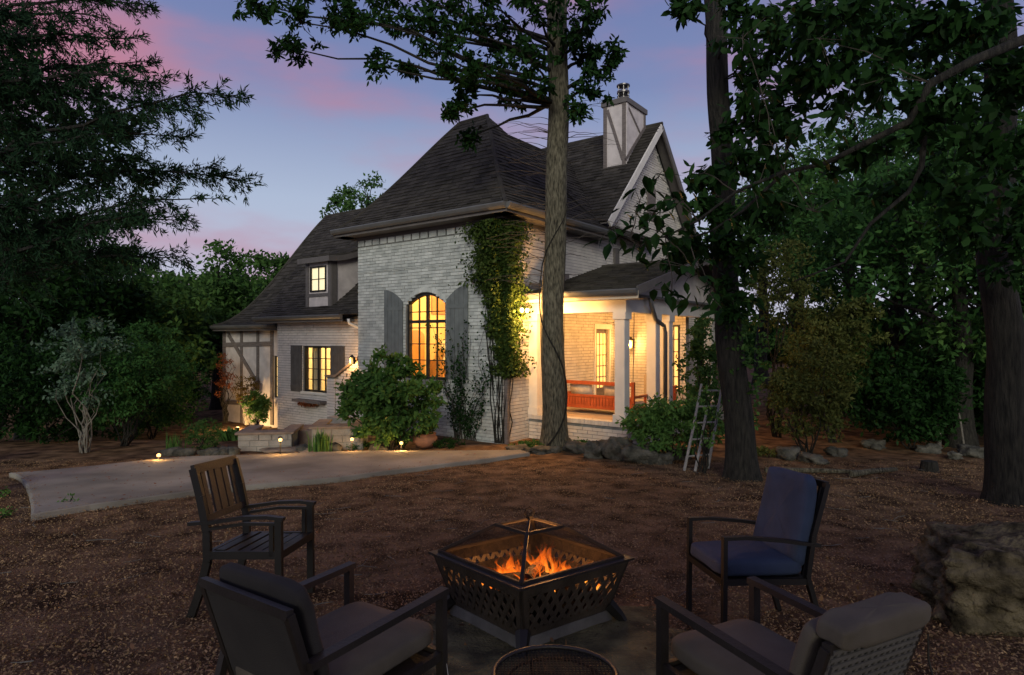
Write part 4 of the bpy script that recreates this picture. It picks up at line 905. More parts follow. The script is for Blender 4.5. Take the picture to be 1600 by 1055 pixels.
def lounge(loc, ang, label, wdt, woven, cm_, back_h, cs, bm_=None):
    o = empty('lounge_chair', gl(*loc), ang, label, 'chair', 'low cushioned lounge chairs by the fire', tilt=True); h = wdt/2; fm = 'metal_bronze'
    for s in (-1, 1):
        y = s*h; q = MB(); q.bar((.36, y, 0), (.345, y, .575), .03, .045, (0, 1, 0)); q.build('leg', fm, o); q = MB(); q.bar((-.40, y, 0), (-.30, y, .42), .03, .04, (0, 1, 0)); q.build('leg', fm, o)
        q = MB(); q.bar((-.36, y, .50), (.37, y, .58), .05, .028); q.build('arm', fm, o); q = MB(); q.bar((-.34, y, .22), (.35, y, .30), .028, .04); q.build('side_rail', fm, o)
        q = MB(); q.bar((-.27, y*.93, .24), (-.43, y*.93, back_h), .03, .035, (0, 1, 0)); q.build('back_post', fm, o)
    q = MB(); q.bar((.345, -h, .30), (.345, h, .30), .03, .04); q.build('front_rail', fm, o); q = MB(); q.bar((-.43, -h*.95, back_h), (-.43, h*.95, back_h), .03, .035); q.build('back_rail', fm, o)
    q = MB(); q.box((-.32, -h+.02, .262), (.34, h-.02, .275), Matrix.Translation((0, 0, 0)) @ RY(-.1)); q.build('seat_deck', fm, o)
    if woven:
        wv = MB(); nv_, nh = 15, 26
        for i in range(nv_): y = -h*.88+i*h*1.76/(nv_-1); wv.bar((-.285, y, .27), (-.435, y, back_h), h*1.76/nv_*.5, .022, (0, 0, 1) if 0 else (1, 0, .3))
        b_ = o
        wv.build('woven_strap', 'weave', o)
        wv = MB()
        for j in range(nh): f = j/(nh-1); wv.bar((-.290-.15*f+.006*(-1)**j, -h*.9, .27+(back_h-.28)*f), (-.290-.15*f+.006*(-1)**j, h*.9, .27+(back_h-.28)*f), .006, .013, (-.3, 0, 1))
        wv.build('woven_strap', 'weave', o)
    else: q = MB(); q.bar((-.285, 0, .26), (-.435, 0, back_h-.01), wdt*.86, .008, (1, 0, .3)); q.build('back_sling', 'fabric_dark_shaded', o)
    sl = cushion(.70, wdt-.07, .09, cm_, 'seat_cushion', o, T((.03, 0, .345)) @ RY(-.10), puff=.015, wrinkle=.004, seed=loc[0])
    q = MB(); q.tube([Vector((.375, -wdt/2+.06, .375)), Vector((.385, 0, .377)), Vector((.375, wdt/2-.06, .375))], .006, 5); q.build('piping', cm_, sl)
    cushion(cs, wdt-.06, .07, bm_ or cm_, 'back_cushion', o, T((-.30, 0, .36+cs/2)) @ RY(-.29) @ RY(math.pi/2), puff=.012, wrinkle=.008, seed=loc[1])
    if woven: cushion(.12, wdt-.07, .085, cm_, 'headrest_roll', o, T((-.43, 0, back_h+.045)) @ RY(-.2), puff=.008, wrinkle=.012, seed=3)
    for s in (-1, 1): q = MB(); y = s*(h+.02); b = (.36, y, .26) if not woven else (-.45, y*.9, back_h-.05); q.tube([b, (b[0]+.02, y, b[2]-.1), (b[0]-.01, y+.012, b[2]-.2), (b[0]+.015, y, b[2]-.3)], .004, 4); q.build('cushion_tie', 'tie' if not woven else 'fabric_dark_shaded', o)
    return o
fw = Vector((.60, .80)); mid = Vector((-.58, 2.99)); p = mid-fw*.36
lounge((p.x, p.y), math.atan2(.80, .60), 'grey cushioned metal lounge chair seen from behind, shade coloured into its back, in front of the slatted armchair', .66, False, 'fabric', .70, .42, 'fabric_dark_shaded')
fw = Vector((-.47, .883)); mid = Vector((.91, 2.81)); p = mid-fw*.36
lounge((p.x, p.y), math.atan2(.883, -.47), 'taupe cushioned lounge chair with woven back, in front of the blue chair', .58, True, 'fabric', .66, .36)

# blue cushioned chair
bc = empty('cushioned_armchair', gl(1.47, 3.85), math.radians(186), 'dark metal armchair with tied navy blue seat and back cushions', 'chair', tilt=True)
for s in (-1, 1):
    y = s*.26; q = MB(); q.bar((.27, y, 0), (.25, y, .615), .026, .034, (0, 1, 0)); q.build('leg', mt, bc)
    q = MB(); pts = [(-.36, y, 0), (-.255, y, .38), (-.30, y, .62), (-.40, y, .93)]
    for a, b in zip(pts, pts[1:]): q.bar(a, b, .028, .034, (0, 1, 0))
    q.build('rear_post', mt, bc); q = MB(); pts = [(-.34, y, .565), (-.1, y, .60), (.12, y, .622), (.262, y, .62)]
    for a, b in zip(pts, pts[1:]): q.bar(a, b, .04, .02)
    q.build('arm', mt, bc); q = MB(); q.bar((-.25, y, .36), (.255, y, .37), .026, .036); q.build('side_rail', mt, bc)
for x, z, n_ in ((.258, .37, 'front_rail'), (-.25, .36, 'rear_rail'), (-.40, .92, 'top_rail')): q = MB(); q.bar((x, -.26, z), (x, .26, z), .03, .036); q.build(n_, mt, bc)
q = MB(); q.box((-.25, -.25, .374), (.25, .25, .382)); q.build('seat_deck', mt, bc)
for i in range(7): q = MB(); y = -.2+i*.066; q.bar((-.262, y, .38), (-.398, y, .90), .02, .01, (1, 0, .2)); q.build('back_slat', mt, bc)
cushion(.53, .50, .10, 'fabric_blue', 'seat_cushion', bc, T((.01, 0, .435)), puff=.012, wrinkle=.008, seed=4); cushion(.55, .51, .09, 'fabric_blue', 'back_cushion', bc, T((-.275, 0, .70)) @ RY(-.24) @ RY(math.pi/2), puff=.012, wrinkle=.012, seed=9)
for y, b in ((-.26, (-.36, -.28, .80)), (-.25, (-.27, -.27, .39)), (-.22, (-.25, -.24, .39))):
    q = MB(); q.tube([b, (b[0]-.03, b[1]-.02, b[2]-.09), (b[0]-.02, b[1]-.01, b[2]-.18), (b[0]-.05, b[1]-.02, b[2]-.27)], .0035, 4); q.build('cushion_tie', 'tie', bc)

# round side table
st = empty('side_table', gl(.175, 2.47), 0, 'small round mesh topped metal side table in front of the fire pit', 'table', tilt=True)
q = MB(); n_ = 40
q.tube([(.25*math.cos(2*math.pi*i/n_), .25*math.sin(2*math.pi*i/n_), .36) for i in range(n_+1)], .010, 7, cap=False); rim_ = q.build('rim', 'metal_bronze', st, smooth=True)
q = MB(); q.tube([(.19*math.cos(2*math.pi*i/n_), .19*math.sin(2*math.pi*i/n_), .335) for i in range(n_+1)], .006, 6, cap=False); q.build('under_ring', 'metal_bronze', st)
q = MB(); m_ = 34
for i in range(-m_//2+1, m_//2):
    c = i*.5/m_; e = math.sqrt(max(0, .247**2-c*c)); q.bar((c, -e, .357), (c, e, .357), .004, .002); q.bar((-e, c, .3545), (e, c, .3545), .0045, .002)
q.build('wire_top', 'dull_wire', st)
for k in range(4): a = k*math.pi/2+.5; q = MB(); q.tube([(.19*math.cos(a), .19*math.sin(a), .335), (.15*math.cos(a), .15*math.sin(a), .18), (.23*math.cos(a), .23*math.sin(a), 0)], .009, 6); q.build('leg', 'metal_bronze', st)

# boulders
def rock(name, loc, sz, m, label, group=None, seed=0, sub=4, flat=.0, cat='rock', rz=0, crag=1.0):
    bm = bmesh.new(); bmesh.ops.create_icosphere(bm, subdivisions=sub, radius=1); s = seed
    for v in bm.verts:
        c = v.co.copy(); k = max(abs(c.x), abs(c.y), abs(c.z)); c = c.lerp(c/k*.84, .80 if crag > 1.2 else .30); o3_ = Vector((s*3.1, s*1.7, s*.9))
        d = .80+(.20 if crag > 1.2 else .62)*crag*(mn.hetero_terrain(c*1.1+o3_, .8, 2.1, 5, .6)-.4)*.55+.07*crag*mn.noise(c*2.2+o3_)
        d += (-.16*max(0, mn.noise(Vector((c.x*1.3, c.y*1.3, c.z*4.5))+o3_)) if crag > 1.2 else 0)
        d += .028*crag*(mn.noise(c*6+o3_)+.6*mn.noise(c*13+o3_)+.4*mn.noise(c*27+o3_))*(1.6 if crag > 1.2 else .8)
        c *= d*1.12
        v.co = Vector((c.x*sz[0], c.y*sz[1], c.z*sz[2]))
    me = bpy.data.meshes.new(name); bm.to_mesh(me); bm.free(); o = link(name, me, m, None, True, label=label, cat=cat, group=group); o.location = loc; o.rotation_euler = (0, 0, rz); return o
b = G(1560, 985); rock('boulder', (3.28, 3.98, ground(3.28, 3.98)+.22), (.54, .38, .35), 'boulder', 'large craggy weathered boulder beside the lounge chair with woven back', seed=5.2, sub=6, crag=1.45, rz=-.3)
rk = [(905, 706, .26, .13), (932, 714, .22, .17), (968, 716, .32, .22), (1005, 722, .30, .20), (1035, 724, .16, .12), (880, 700, .16, .14), (868, 706, .10, .08), (845, 706, .22, .07), (812, 704, .26, .06), (1062, 716, .2, .14), (1230, 716, .24, .13), (1270, 722, .2, .1), (1310, 712, .16, .1), (1365, 700, .2, .12), (1520, 712, .22, .13), (1450, 706, .2, .1), (1490, 716, .14, .08)]
for i, (px, py, r_, h_) in enumerate(rk):
    p = G(px, py); on_right = px > 1100
    rock('border_rock', (p.x, p.y, p.z+h_*.45), (r_, r_*.8, h_), 'stone', 'weathered grey rock edging the woodland bed' if on_right else ('flat grey ledge stone edging the bed below the ivy' if px < 860 else 'rounded grey rock edging the bed before the porch'), 'rocks edging the woodland bed' if on_right else ('ledge stones below the ivy' if px < 860 else 'rocks edging the porch bed'), seed=i*1.7, sub=4, rz=i)
for i, px in enumerate((262, 285, 322, 345, 352, 362, 470, 520, 590)):
    p = G(px, 712 if px < 400 else 706); rock('kerb_stone', (p.x, p.y+.12, p.z+.04), (.2, .12, .09), 'stone', 'small pale stone along the far side of the driveway', 'stones along the driveway', seed=i*2.1+40, sub=2, rz=i*.4)

# stone planters by the entry
def planter(p0, p1, depth, h, label):
    a = Vector(p0); b = Vector(p1); d = (b-a); ln = Vector((d.x, d.y, 0)).length; o = empty('stone_planter', a, math.atan2(d.y, d.x), label, 'planter wall')
    q = MB(); q.box((0, 0, -.5), (ln, .2, h)); q.box((0, .2, -.5), (.2, depth, h)); q.box((ln-.2, .2, -.5), (ln, depth, h)); wl = q.build('wall', 'mortar', o)
    for r in range(4):
        x = 0
        while x < ln-.02:
            e = min(ln, x+rnd.uniform(.18, .42)); z0_ = -.16+r*(h+.16)/4; k = MB(); k.box((x+.006, -rnd.uniform(.012, .03), z0_+.006), (e-.006, .02, z0_+(h+.16)/4-.006)); k.build('stone', 'planter_stone', wl); x = e
    q = MB(); q.box((-.05, -.07, h), (ln+.05, .28, h+.05)); q.box((-.05, .28, h), (.25, depth, h+.05)); q.box((ln-.25, .28, h), (ln+.05, depth, h+.05)); q.build('cap', 'cap_stone', o, bevel=.008)
    q = MB(); q.poly([(.2, .2, h-.06), (ln-.2, .2, h-.06), (ln-.2, depth, h-.06), (.2, depth, h-.06)]); q.build('planter_soil', 'soil', o)
planter(G(372, 705), G(456, 703), 1.1, .34, 'long low stone planter wall with brown cap in front of the timbered bay')
pb_ = G(487, 703); planter(pb_, (pb_.x+1.05, pb_.y+.15, pb_.z), 1.2, .44, 'stone corner planter beside the entry steps behind the iris clump')
p = G(470, 690); q = MB(); a, b = G(395, 672, .38), G(500, 676, .38); q.box((0, 0, -.3), (1.5, .9, .04)); o = q.build('entry_landing', 'cap_stone', bevel=.01, kind='structure'); o.location = (-5.05, 13.7, .28); o.rotation_euler = (0, 0, -.15)
for i, (px, py) in enumerate(((440, 707), (458, 705), (476, 706), (425, 706))):
    p = G(px, py); rock('stepping_stone', (p.x, p.y+.15, p.z+.02), (.26, .18, .045), 'cap_stone', 'flat reddish stepping stone leading from the driveway to the steps', 'stepping stones', seed=i+60, sub=2, rz=i)
# clay pot
p = G(664, 699); pt = empty('clay_pot', p, 0, 'wide round clay pot under the big shrub by the white wall', 'pot'); q = MB(); q.lathe([(0, .02), (.16, 0), (.26, .12), (.27, .22), (.22, .27), (.25, .30), (.23, .31), (.2, .26), (0, .24)], 22); q.build('vessel', 'terracotta', pt, smooth=True)
P, _ = clumps((0, 0, .36), (.2, .2, .1), 14, 22, .07); V, kk = leaf_array(P, .08, .03, -.8); link('plant', quads_mesh('x', V, kk), 'leaf_mid', pt)

# ladder trellis
p0 = G(1069, 736); la = empty('wooden_ladder', p0, 0, 'pale weathered wooden tripod ladder leaning among the bushes before the porch', 'ladder')
def LW(px, py, d): return W(px, py, d)-Vector(p0)
d0_ = p0.y
A0, A1 = LW(1069, 736, d0_), LW(1096, 600, d0_+.5); B0, B1 = LW(1106, 732, d0_+.12), LW(1128, 600, d0_+.5); Cx = LW(1086, 737, d0_-.15), LW(1104, 640, d0_+.45)
for a, b in ((A0, A1), (B0, B1), Cx): q = MB(); q.tube([a, (a+b)/2+Vector((.01, 0, 0)), b], [.026, .024, .02], 7); q.build('rail', 'old_wood', la)
for i in range(5): f = .16+i*.19; q = MB(); q.tube([A0.lerp(A1, f), B0.lerp(B1, f)], .017, 6); q.build('rung', 'old_wood', la)

# ------------------------------------------------------------------ trees that stand in the yard
def big_trunk(name, label, base, top, r0, r1, bark, seed, group=None):
    root = empty(name, base, 0, label, 'tree', group); mb, pts = trunk_mb((0, 0, -.15), Vector(top)-Vector(base), r0, r1, n=22, segs=60, bend=.12, seed=seed, rough=.05, flare=1.6); mb.build('trunk', bark, root, smooth=True); return root, pts
# tree before the porch
cb = G(866, 703); cb = Vector((.92, 13.2, 0)); ct = W(872, -260, 13.0)
t1, tp1 = big_trunk('hickory_tree', 'tall straight grey barked tree with vine standing in front of the porch', cb, ct, .265, .185, 'bark', 2.0)
vn = MB(); pts = []
for i in range(40):
    f = i/39; z = 5.2*f; k = tp1[min(60, int(z/(ct.z)*60))]; a = -2.3+1.5*math.sin(f*7)+f*1.0; r_ = .27*(1-.03*z)+.03+.12*math.exp(-z/.3); pts.append((k.x+math.cos(a)*r_, k.y+math.sin(a)*r_, z))
vn.tube(pts, [.022-.012*i/39 for i in range(40)], 6); vn.build('vine_stem', 'bark_dark', t1)
blobs = [(400, 5, 45, 22), (470, 35, 60, 36), (455, 75, 34, 24), (520, 20, 60, 30), (560, 35, 45, 26), (585, 100, 20, 28), (600, 15, 60, 26), (650, 40, 60, 34), (690, 85, 46, 26), (640, 110, 24, 14), (720, 40, 60, 40), (720, 150, 40, 24), (695, 175, 26, 14), (745, 110, 50, 40), (780, 60, 60, 50), (790, 140, 45, 30), (830, 100, 50, 45), (840, 30, 60, 40), (760, 8, 80, 24), (900, 40, 40, 50), (930, 80, 38, 40), (925, 135, 34, 34), (905, 165, 26, 22), (955, 100, 20, 24), (690, -40, 160, 50), (880, -50, 110, 50), (500, -40, 120, 40), (735, 215, 14, 14), (925, 20, 26, 30)]
lb = MB(); PP_ = []
for (px, py, rx, ry) in blobs:
    d = 12.9+NP.uniform(-1.6, .6); c = np.array(W(px, py, d))-np.array(cb); rx *= d/F; ry *= d/F
    k = int(6+rx*ry*26); P, cc = clumps(c, (rx, rx, ry), k, 34, .17, .6); PP_.append(P)
    a = tp1[min(59, max(34, int((c[2]-.2*abs(c[0]))/ct.z*60)))]; limb(lb, a, c, .05, .012, .02, 5, 6, .05)
    for q_ in cc[::4]: limb(lb, c, q_, .010, .004, 0, 4, 3)
lb.build('branches', 'bark_dark', t1); P = np.concatenate(PP_); V, kk = leaf_array(P, .155, .062, .55, None, 6); link('crown', quads_mesh('crown', V, kk), 'leaf_dark', t1)
# bare twigs on this trunk
bt = MB()
for i in range(70):
    z = rnd.uniform(3.2, 7.6); k = tp1[min(59, int(z/ct.z*60))]; s = rnd.choice((-1, -1, 1)); p = Vector((k.x+s*.2, k.y-.08, z)); ln_ = rnd.uniform(.4, 1.3); e = p+Vector((s*ln_, rnd.uniform(-.2, .3), rnd.uniform(-.15, .3)*ln_)); limb(bt, p, e, .008, .003, .06, 4, 5, .05)
bt.build('bare_twigs', 'twig', t1)
# trunk right of the porch
rb = G(1160, 747); rt = W(1108, -120, 9.7)
t2, tp2 = big_trunk('maple_tree', 'leaning dark trunk tree between the ladder and the woodland bed', rb, rt, .225, .14, 'bark_dark', 5.0)
r3 = G(1578, 785); t3b = W(1548, -150, 7.9); t3, tp3 = big_trunk('oak_tree', 'thick straight dark trunk behind the boulder', r3, t3b, .215, .155, 'bark_dark', 9.0)
def hang_leaves(root, base, blobs, leaf, d0, dv, m='leaf_dark', ln=.13, wd=.055, per=30, rc=.2, dens=22, anchors=None, shape=6):
    PP = []; lb = MB()
    for (px, py, rx, ry) in blobs:
        d = d0+NP.uniform(-dv, dv); c = np.array(W(px, py, d))-np.array(base); k = int(4+rx*ry*d*d/F/F*dens); P, cc = clumps(c, (rx*d/F, rx*d/F, ry*d/F), k, per, rc, .6); PP.append(P)
        if anchors: a = min(anchors, key=lambda q: (Vector(q)-Vector(c)).length); limb(lb, a, c, .018, .006, .02, 5, 5, .06)
        for q_ in cc[::3]: limb(lb, c, q_, .007, .003, 0, 4, 3)
    lb.build('branches', 'bark_dark', root); P = np.concatenate(PP); V, kk = leaf_array(P, ln, wd, .5, None, shape); link('crown', quads_mesh('crown', V, kk), m, root)
hang_leaves(t2, rb, [(1150, 40, 40, 50), (1180, 110, 50, 50), (1230, 60, 60, 60), (1160, 190, 40, 40), (1220, 170, 50, 40), (1180, 250, 50, 40), (1120, 330, 40, 26), (1150, 400, 40, 30), (1200, 320, 50, 40), (1100, 290, 26, 26), (1075, 15, 20, 20), (1140, 470, 26, 40), (1290, 130, 60, 50), (1100, 380, 40, 26), (1060, 400, 30, 20)], None, 8.6, 1.0, ln=.17, wd=.075, anchors=tp2[10:], dens=34, per=32)
P, _ = clumps((0, 0, 1.9), (.3, .3, 1.4), 60, 14, .12, .2); V, kk = leaf_array(P, .09, .06, .4); link('trunk_ivy', quads_mesh('x', V, kk), 'leaf_mid', t2)
hang_leaves(t3, r3, [(1400, 50, 70, 60), (1460, 110, 60, 60), (1520, 60, 60, 60), (1590, 120, 50, 80), (1480, 210, 60, 50), (1560, 250, 50, 60), (1440, 290, 50, 40), (1330, 60, 60, 50), (1590, 380, 40, 60), (1500, 370, 60, 50), (1350, 20, 60, 30)], None, 7.2, .9, ln=.14, wd=.06, anchors=tp3[20:], dens=46, per=34)

# near overhanging limb with large leaves; its trunk stands just right of the view
ob = Vector((5.9, 4.9, ground(5.9, 4.9))); t4 = empty('overhanging_tree', ob, 0, 'near tree whose long dark limb with large leaves droops across the woods', 'tree')
mb, tp4 = trunk_mb((0, 0, -.1), (-.1, .1, 9), .2, .12, n=14, segs=20, seed=3); mb.build('trunk', 'bark_dark', t4, smooth=True)
lim = [(2000, -120), (1720, 20), (1600, 62), (1520, 95), (1455, 130), (1420, 190), (1350, 225), (1290, 255), (1225, 270), (1160, 330), (1110, 362), (1075, 372)]
lp = [W(x, y, 5.0-.25*math.sin(i*.5))-ob for i, (x, y) in enumerate(lim)]; q = MB(); q.tube(lp, [.06, .05, .042, .038, .034, .028, .024, .02, .017, .013, .009, .006], 8); limb_o = q.build('limb', 'bark_dark', t4, smooth=True)
l2 = [W(x, y, 5.0)-ob for x, y in ((1440, 145), (1445, 200), (1440, 260), (1420, 300), (1360, 350), (1320, 410), (1240, 440))]; q = MB(); q.tube(l2, [.03, .026, .022, .018, .014, .010, .006], 7); q.build('limb', 'bark_dark', t4, smooth=True)
l3 = [W(x, y, 4.9)-ob for x, y in ((1225, 268), (1150, 300), (1090, 345), (1040, 370), (985, 375), (950, 355))]; q = MB(); q.tube(l3, [.016, .012, .010, .008, .006, .004], 6); q.build('limb', 'bark_dark', t4, smooth=True)
spots = [(960, 355, 26, 16, 10), (1000, 385, 40, 18, 16), (1020, 335, 40, 30, 26), (1055, 310, 30, 26, 18), (1000, 315, 22, 26, 10), (1045, 365, 36, 20, 14), (1030, 275, 24, 20, 9), (1085, 420, 46, 26, 22), (1050, 455, 40, 20, 14), (1110, 460, 30, 24, 12), (1180, 300, 40, 40, 18), (1230, 230, 50, 40, 24), (1190, 150, 40, 50, 20), (1270, 330, 50, 30, 16), (1330, 180, 50, 30, 18), (1160, 60, 30, 40, 14), (1100, 270, 16, 16, 5), (1390, 120, 50, 40, 18), (1280, 60, 60, 40, 16)]
lm = None; bmq = MB(); bmq.v = [(0, 0, 0), (.30, .36, .05), (.62, .34, .03), (1, 0, -.12), (.62, -.34, .03), (.30, -.36, .05), (.4, 0, -.03), (.7, 0, -.04)]; bmq.f = [(0, 6, 1), (1, 6, 7, 2), (2, 7, 3), (0, 5, 6), (5, 4, 7, 6), (4, 3, 7)]
lm = bmq.mesh('leaf'); lm.materials.append(MATS['leaf_dark']); tw_ = MB()
for (px, py, rx, ry, k) in spots:
    c = W(px, py, 4.9)-ob; a = min(lp+l2+l3, key=lambda q_: (q_-c).length); limb(tw_, a, c, .006, .003, .03, 4, 5, .05)
    for i in range(k):
        if len([1]) and True:
            o = bpy.data.objects.new('leaf', lm); COL.objects.link(o); o.parent = limb_o; s_ = rnd.uniform(.095, .165)
            pos = W(px+rnd.gauss(0, rx*.5), py+rnd.gauss(0, ry*.5), 4.9+rnd.gauss(0, .14))-ob; az = rnd.uniform(0, 6.28); o.matrix_local = T(pos) @ Matrix.Rotation(az, 4, 'Z') @ RY(rnd.uniform(.15, 1.25)) @ RX(rnd.uniform(-.6, .6)) @ Matrix.Diagonal((s_, s_*.62, s_, 1))
            if i % 2 == 0: limb(tw_, c, pos, .0035, .002, 0, 3, 2, .03)
tw_.build('twigs', 'twig', t4)
PP_ = []
for (px, py, rx, ry, k) in ((1200, 40, 60, 40, 9), (1300, 30, 70, 40, 11), (1400, 60, 70, 50, 13), (1500, 40, 70, 50, 13), (1580, 120, 50, 60, 11), (1260, 120, 60, 40, 9), (1350, 130, 60, 40, 10), (1450, 170, 60, 40, 9), (1550, 230, 50, 50, 9), (1330, 240, 50, 30, 6), (1400, 300, 60, 40, 7), (1500, 320, 60, 50, 8), (1200, 210, 40, 40, 6), (1590, 330, 40, 50, 6)):
    d = 5.2+NP.uniform(-.3, .8); c = np.array(W(px, py, d)-ob); P, cc = clumps(c, (rx*d/F, .4, ry*d/F), k, 22, .16, .7); PP_.append(P)
P = np.concatenate(PP_); V, kk = leaf_array(P, .125, .065, .6, None, 6); link('crown', quads_mesh('crown', V, kk), 'leaf_dark', t4, kind='stuff')

# cedar at the upper left
cx0, cy0 = -7.4, 7.6; cz0 = ground(cx0, cy0); ce = empty('cedar_tree', (cx0, cy0, cz0), 0, 'near dark cedar with feathery drooping boughs against the sky', 'conifer')
mb, tpc = trunk_mb((0, 0, -.1), (.1, 0, 11), .26, .06, n=12, segs=22, seed=8); mb.build('trunk', 'bark_dark', ce, smooth=True)
br = MB(); PN = []; DN = []
bough = [(236, 8), (215, 60), (230, 95), (170, 30), (372, 150), (310, 175), (260, 130), (392, 288), (330, 260), (300, 215), (250, 330), (300, 345), (200, 395), (290, 400), (150, 300), (180, 210), (130, 120), (100, 60), (60, 200), (60, 330), (40, 100), (190, 345), (120, 250), (30, 20), (330, 310), (240, 250)]
for i, (px, py) in enumerate(bough):
    d = 7.2+NP.uniform(-.9, .9); tip = W(px, py, d)-Vector((cx0, cy0, cz0)); z = tip.z-.05*abs(tip.x)+rnd.uniform(-.3, .5); a = tpc[max(2, min(21, int(z/11*22)))]
    pts = limb(br, a, tip, .035, .005, .05, 5, 9, .03)
    ax = (tip-a).normalized(); sd_ = ax.cross(Vector((0, 0, 1))).normalized(); ln_ = (tip-a).length
    for j in range(int(ln_*16)):
        f = rnd.uniform(.22, 1)**.8; b0 = pts[min(8, int(f*9))].lerp(pts[min(9, int(f*9)+1)], f*9-int(f*9)) if f < .999 else pts[9]
        tl = rnd.uniform(.2, .75)*(1.3-f); dr_ = (ax*rnd.uniform(.3, 1.1)+sd_*rnd.uniform(-.7, .7)+Vector((0, 0, rnd.uniform(-1.0, .6)))).normalized(); e = b0+dr_*tl+Vector((0, 0, -.12*tl)); br.tube([b0, e], [.005, .002], 3, cap=False)
        n_ = int(18+tl*64); fr = NP.uniform(.1, 1, n_)[:, None]; PN.append(np.array(b0)*(1-fr)+np.array(e)*fr+NP.normal(size=(n_, 3))*.018); DN.append(np.tile(np.array(dr_), (n_, 1)))
br.build('boughs', 'bark_dark', ce); P = np.concatenate(PN); D = np.concatenate(DN); V, kk = leaf_array(P, .085, .017, .35, D*1.3, 4); link('needles', quads_mesh('needles', V, kk), 'needle', ce)

make_tree('edge_tree', 'dark leafy tree crowding in behind the near cedar boughs', -10.2, 10.8, 8, .22, (1.6, 0, 5.6, 2.0, 2.0, 2.2), 140, 60, .36, .13, 'leaf_dark', limbs=18, shape=6)
# unseen tree added behind the viewer to shade the near ground
make_tree('added_shade_tree', 'unseen tree added behind the camera to shade the near ground', -.4, -4.2, 5, .25, (0, 0, 3.7, 4.8, 1.6, 1.4), 340, 55, .5, .2, 'leaf_dark', limbs=12)
# ------------------------------------------------------------------ shrubs and plants
def shrub(name, label, c, rad, k, per, rc, ls, m, cat='shrub', group=None, stems=5, lw=.5, droop=.3, shell=.4, stem_m='bark_dark', shape=4, base=None):
    b = Vector(base) if base is not None else Vector((c[0], c[1], ground(c[0], c[1]))); root = empty(name, b, 0, label, cat, group); lc = np.array(c)-np.array(b)
    P, cc = clumps(lc, rad, k, per, rc, shell); P = P[P[:, 2] > .02]; q = MB()
    for e in cc[:stems]: e = Vector(e); limb(q, (rnd.uniform(-.08, .08), rnd.uniform(-.08, .08), -.05), e, .010+.008*rad[2], .005, .03, 5, 7, .07)
    q.build('stems', stem_m, root); V, kk = leaf_array(P, ls, ls*lw, droop, unit(P-lc)*.4, shape); link('foliage', quads_mesh('foliage', V, kk), m, root); return root
p = W(612, 612, 12.9); shrub('hydrangea_shrub', 'large dark leafy shrub growing in front of the arched window', (p.x, 12.9, 1.1), (1.12, .7, .95), 130, 64, .19, .13, 'leaf_mid', stems=14, shape=6)
p = G(308, 708); shrub('boxwood_ball', 'small round clipped boxwood beside the driveway', (p.x, p.y+.3, p.z+.34), (.38, .38, .34), 110, 45, .07, .035, 'leaf_mid', stems=6, shell=.25)
p = W(196, 605, 13.6); shrub('japanese_maple', 'spreading green small tree beside the timbered bay and driveway', (p.x, 13.6, 1.55), (1.1, 1.0, 1.0), 120, 75, .26, .11, 'leaf_teal', cat='tree', stems=12, lw=.4, droop=.5)
p = W(105, 600, 12.7); shrub('silver_shrub', 'pale silvery leaved multi stemmed small tree beside the green one', (p.x+.3, 12.7, 1.9), (.85, .6, .95), 56, 34, .22, .10, 'leaf_silver', cat='tree', stems=14, stem_m='bark_pale', shell=.5, base=(p.x+.35, 12.7, ground(p.x, 12.7)))
def spike_clump(name, label, p, n, h, m, lean=.4, wd=.02, cat='plant', group=None):
    root = empty(name, p, 0, label, cat, group); V = []
    for i in range(n):
        a = rnd.uniform(0, 6.28); b = Vector((rnd.gauss(0, .09), rnd.gauss(0, .07), -.02)); hh = h*rnd.uniform(.6, 1.1); dv = Vector((math.cos(a), math.sin(a), 0))*lean*hh*rnd.uniform(.1, 1); s = Vector((-math.sin(a), math.cos(a), 0))*wd/2
        m_ = b+dv*.35+Vector((0, 0, hh*.62)); e = b+dv+Vector((0, 0, hh*rnd.uniform(.82, 1)))
        V += [b-s, b+s, m_+s, m_-s, m_-s, m_+s, e+s*.1, e-s*.1]
    link('blades', quads_mesh('x', np.array(V), 4), m, root); return root
spike_clump('iris_clump', 'clump of upright green iris blades at the corner planter', G(500, 707), 90, .5, 'leaf_bright', .25, .028)
spike_clump('grass_tuft', 'small grassy tuft behind the path light under the green tree', G(256, 712)+Vector((0, .35, 0)), 70, .42, 'leaf_bright', .5, .016)
spike_clump('hosta_clump', 'low broad leaved hosta in the bed left of the long planter', G(350, 690)+Vector((0, .3, 0)), 60, .3, 'leaf_bright', 1.2, .08)
h1 = H(uat(378, HT)+.1, HT-.7, -.45); shrub('smoke_bush', 'tall rust red flowered shrub against the timbered wall', (h1.x, h1.y, 1.0), (.34, .3, .95), 40, 26, .15, .07, 'leaf_rust', stems=12, base=(h1.x, h1.y, -.6))
h2 = H(uat(408, HT)+.0, HT-.55, 0); shrub('lit_flower_bush', 'warmly lit twiggy flowering bush beside the narrow window', (h2.x, h2.y, .55), (.42, .3, .62), 42, 26, .14, .08, 'leaf_autumn', stems=18, base=(h2.x, h2.y, -.6), stem_m='bark_pale')
h3 = H(uat(424, HT)+.1, HT-.5, 0); shrub('lit_green_bush', 'bright green lit bush at the foot of the narrow window', (h3.x, h3.y-.2, .05), (.42, .3, .5), 46, 32, .14, .12, 'leaf_bright', stems=6, base=(h3.x, h3.y-.2, -.6))
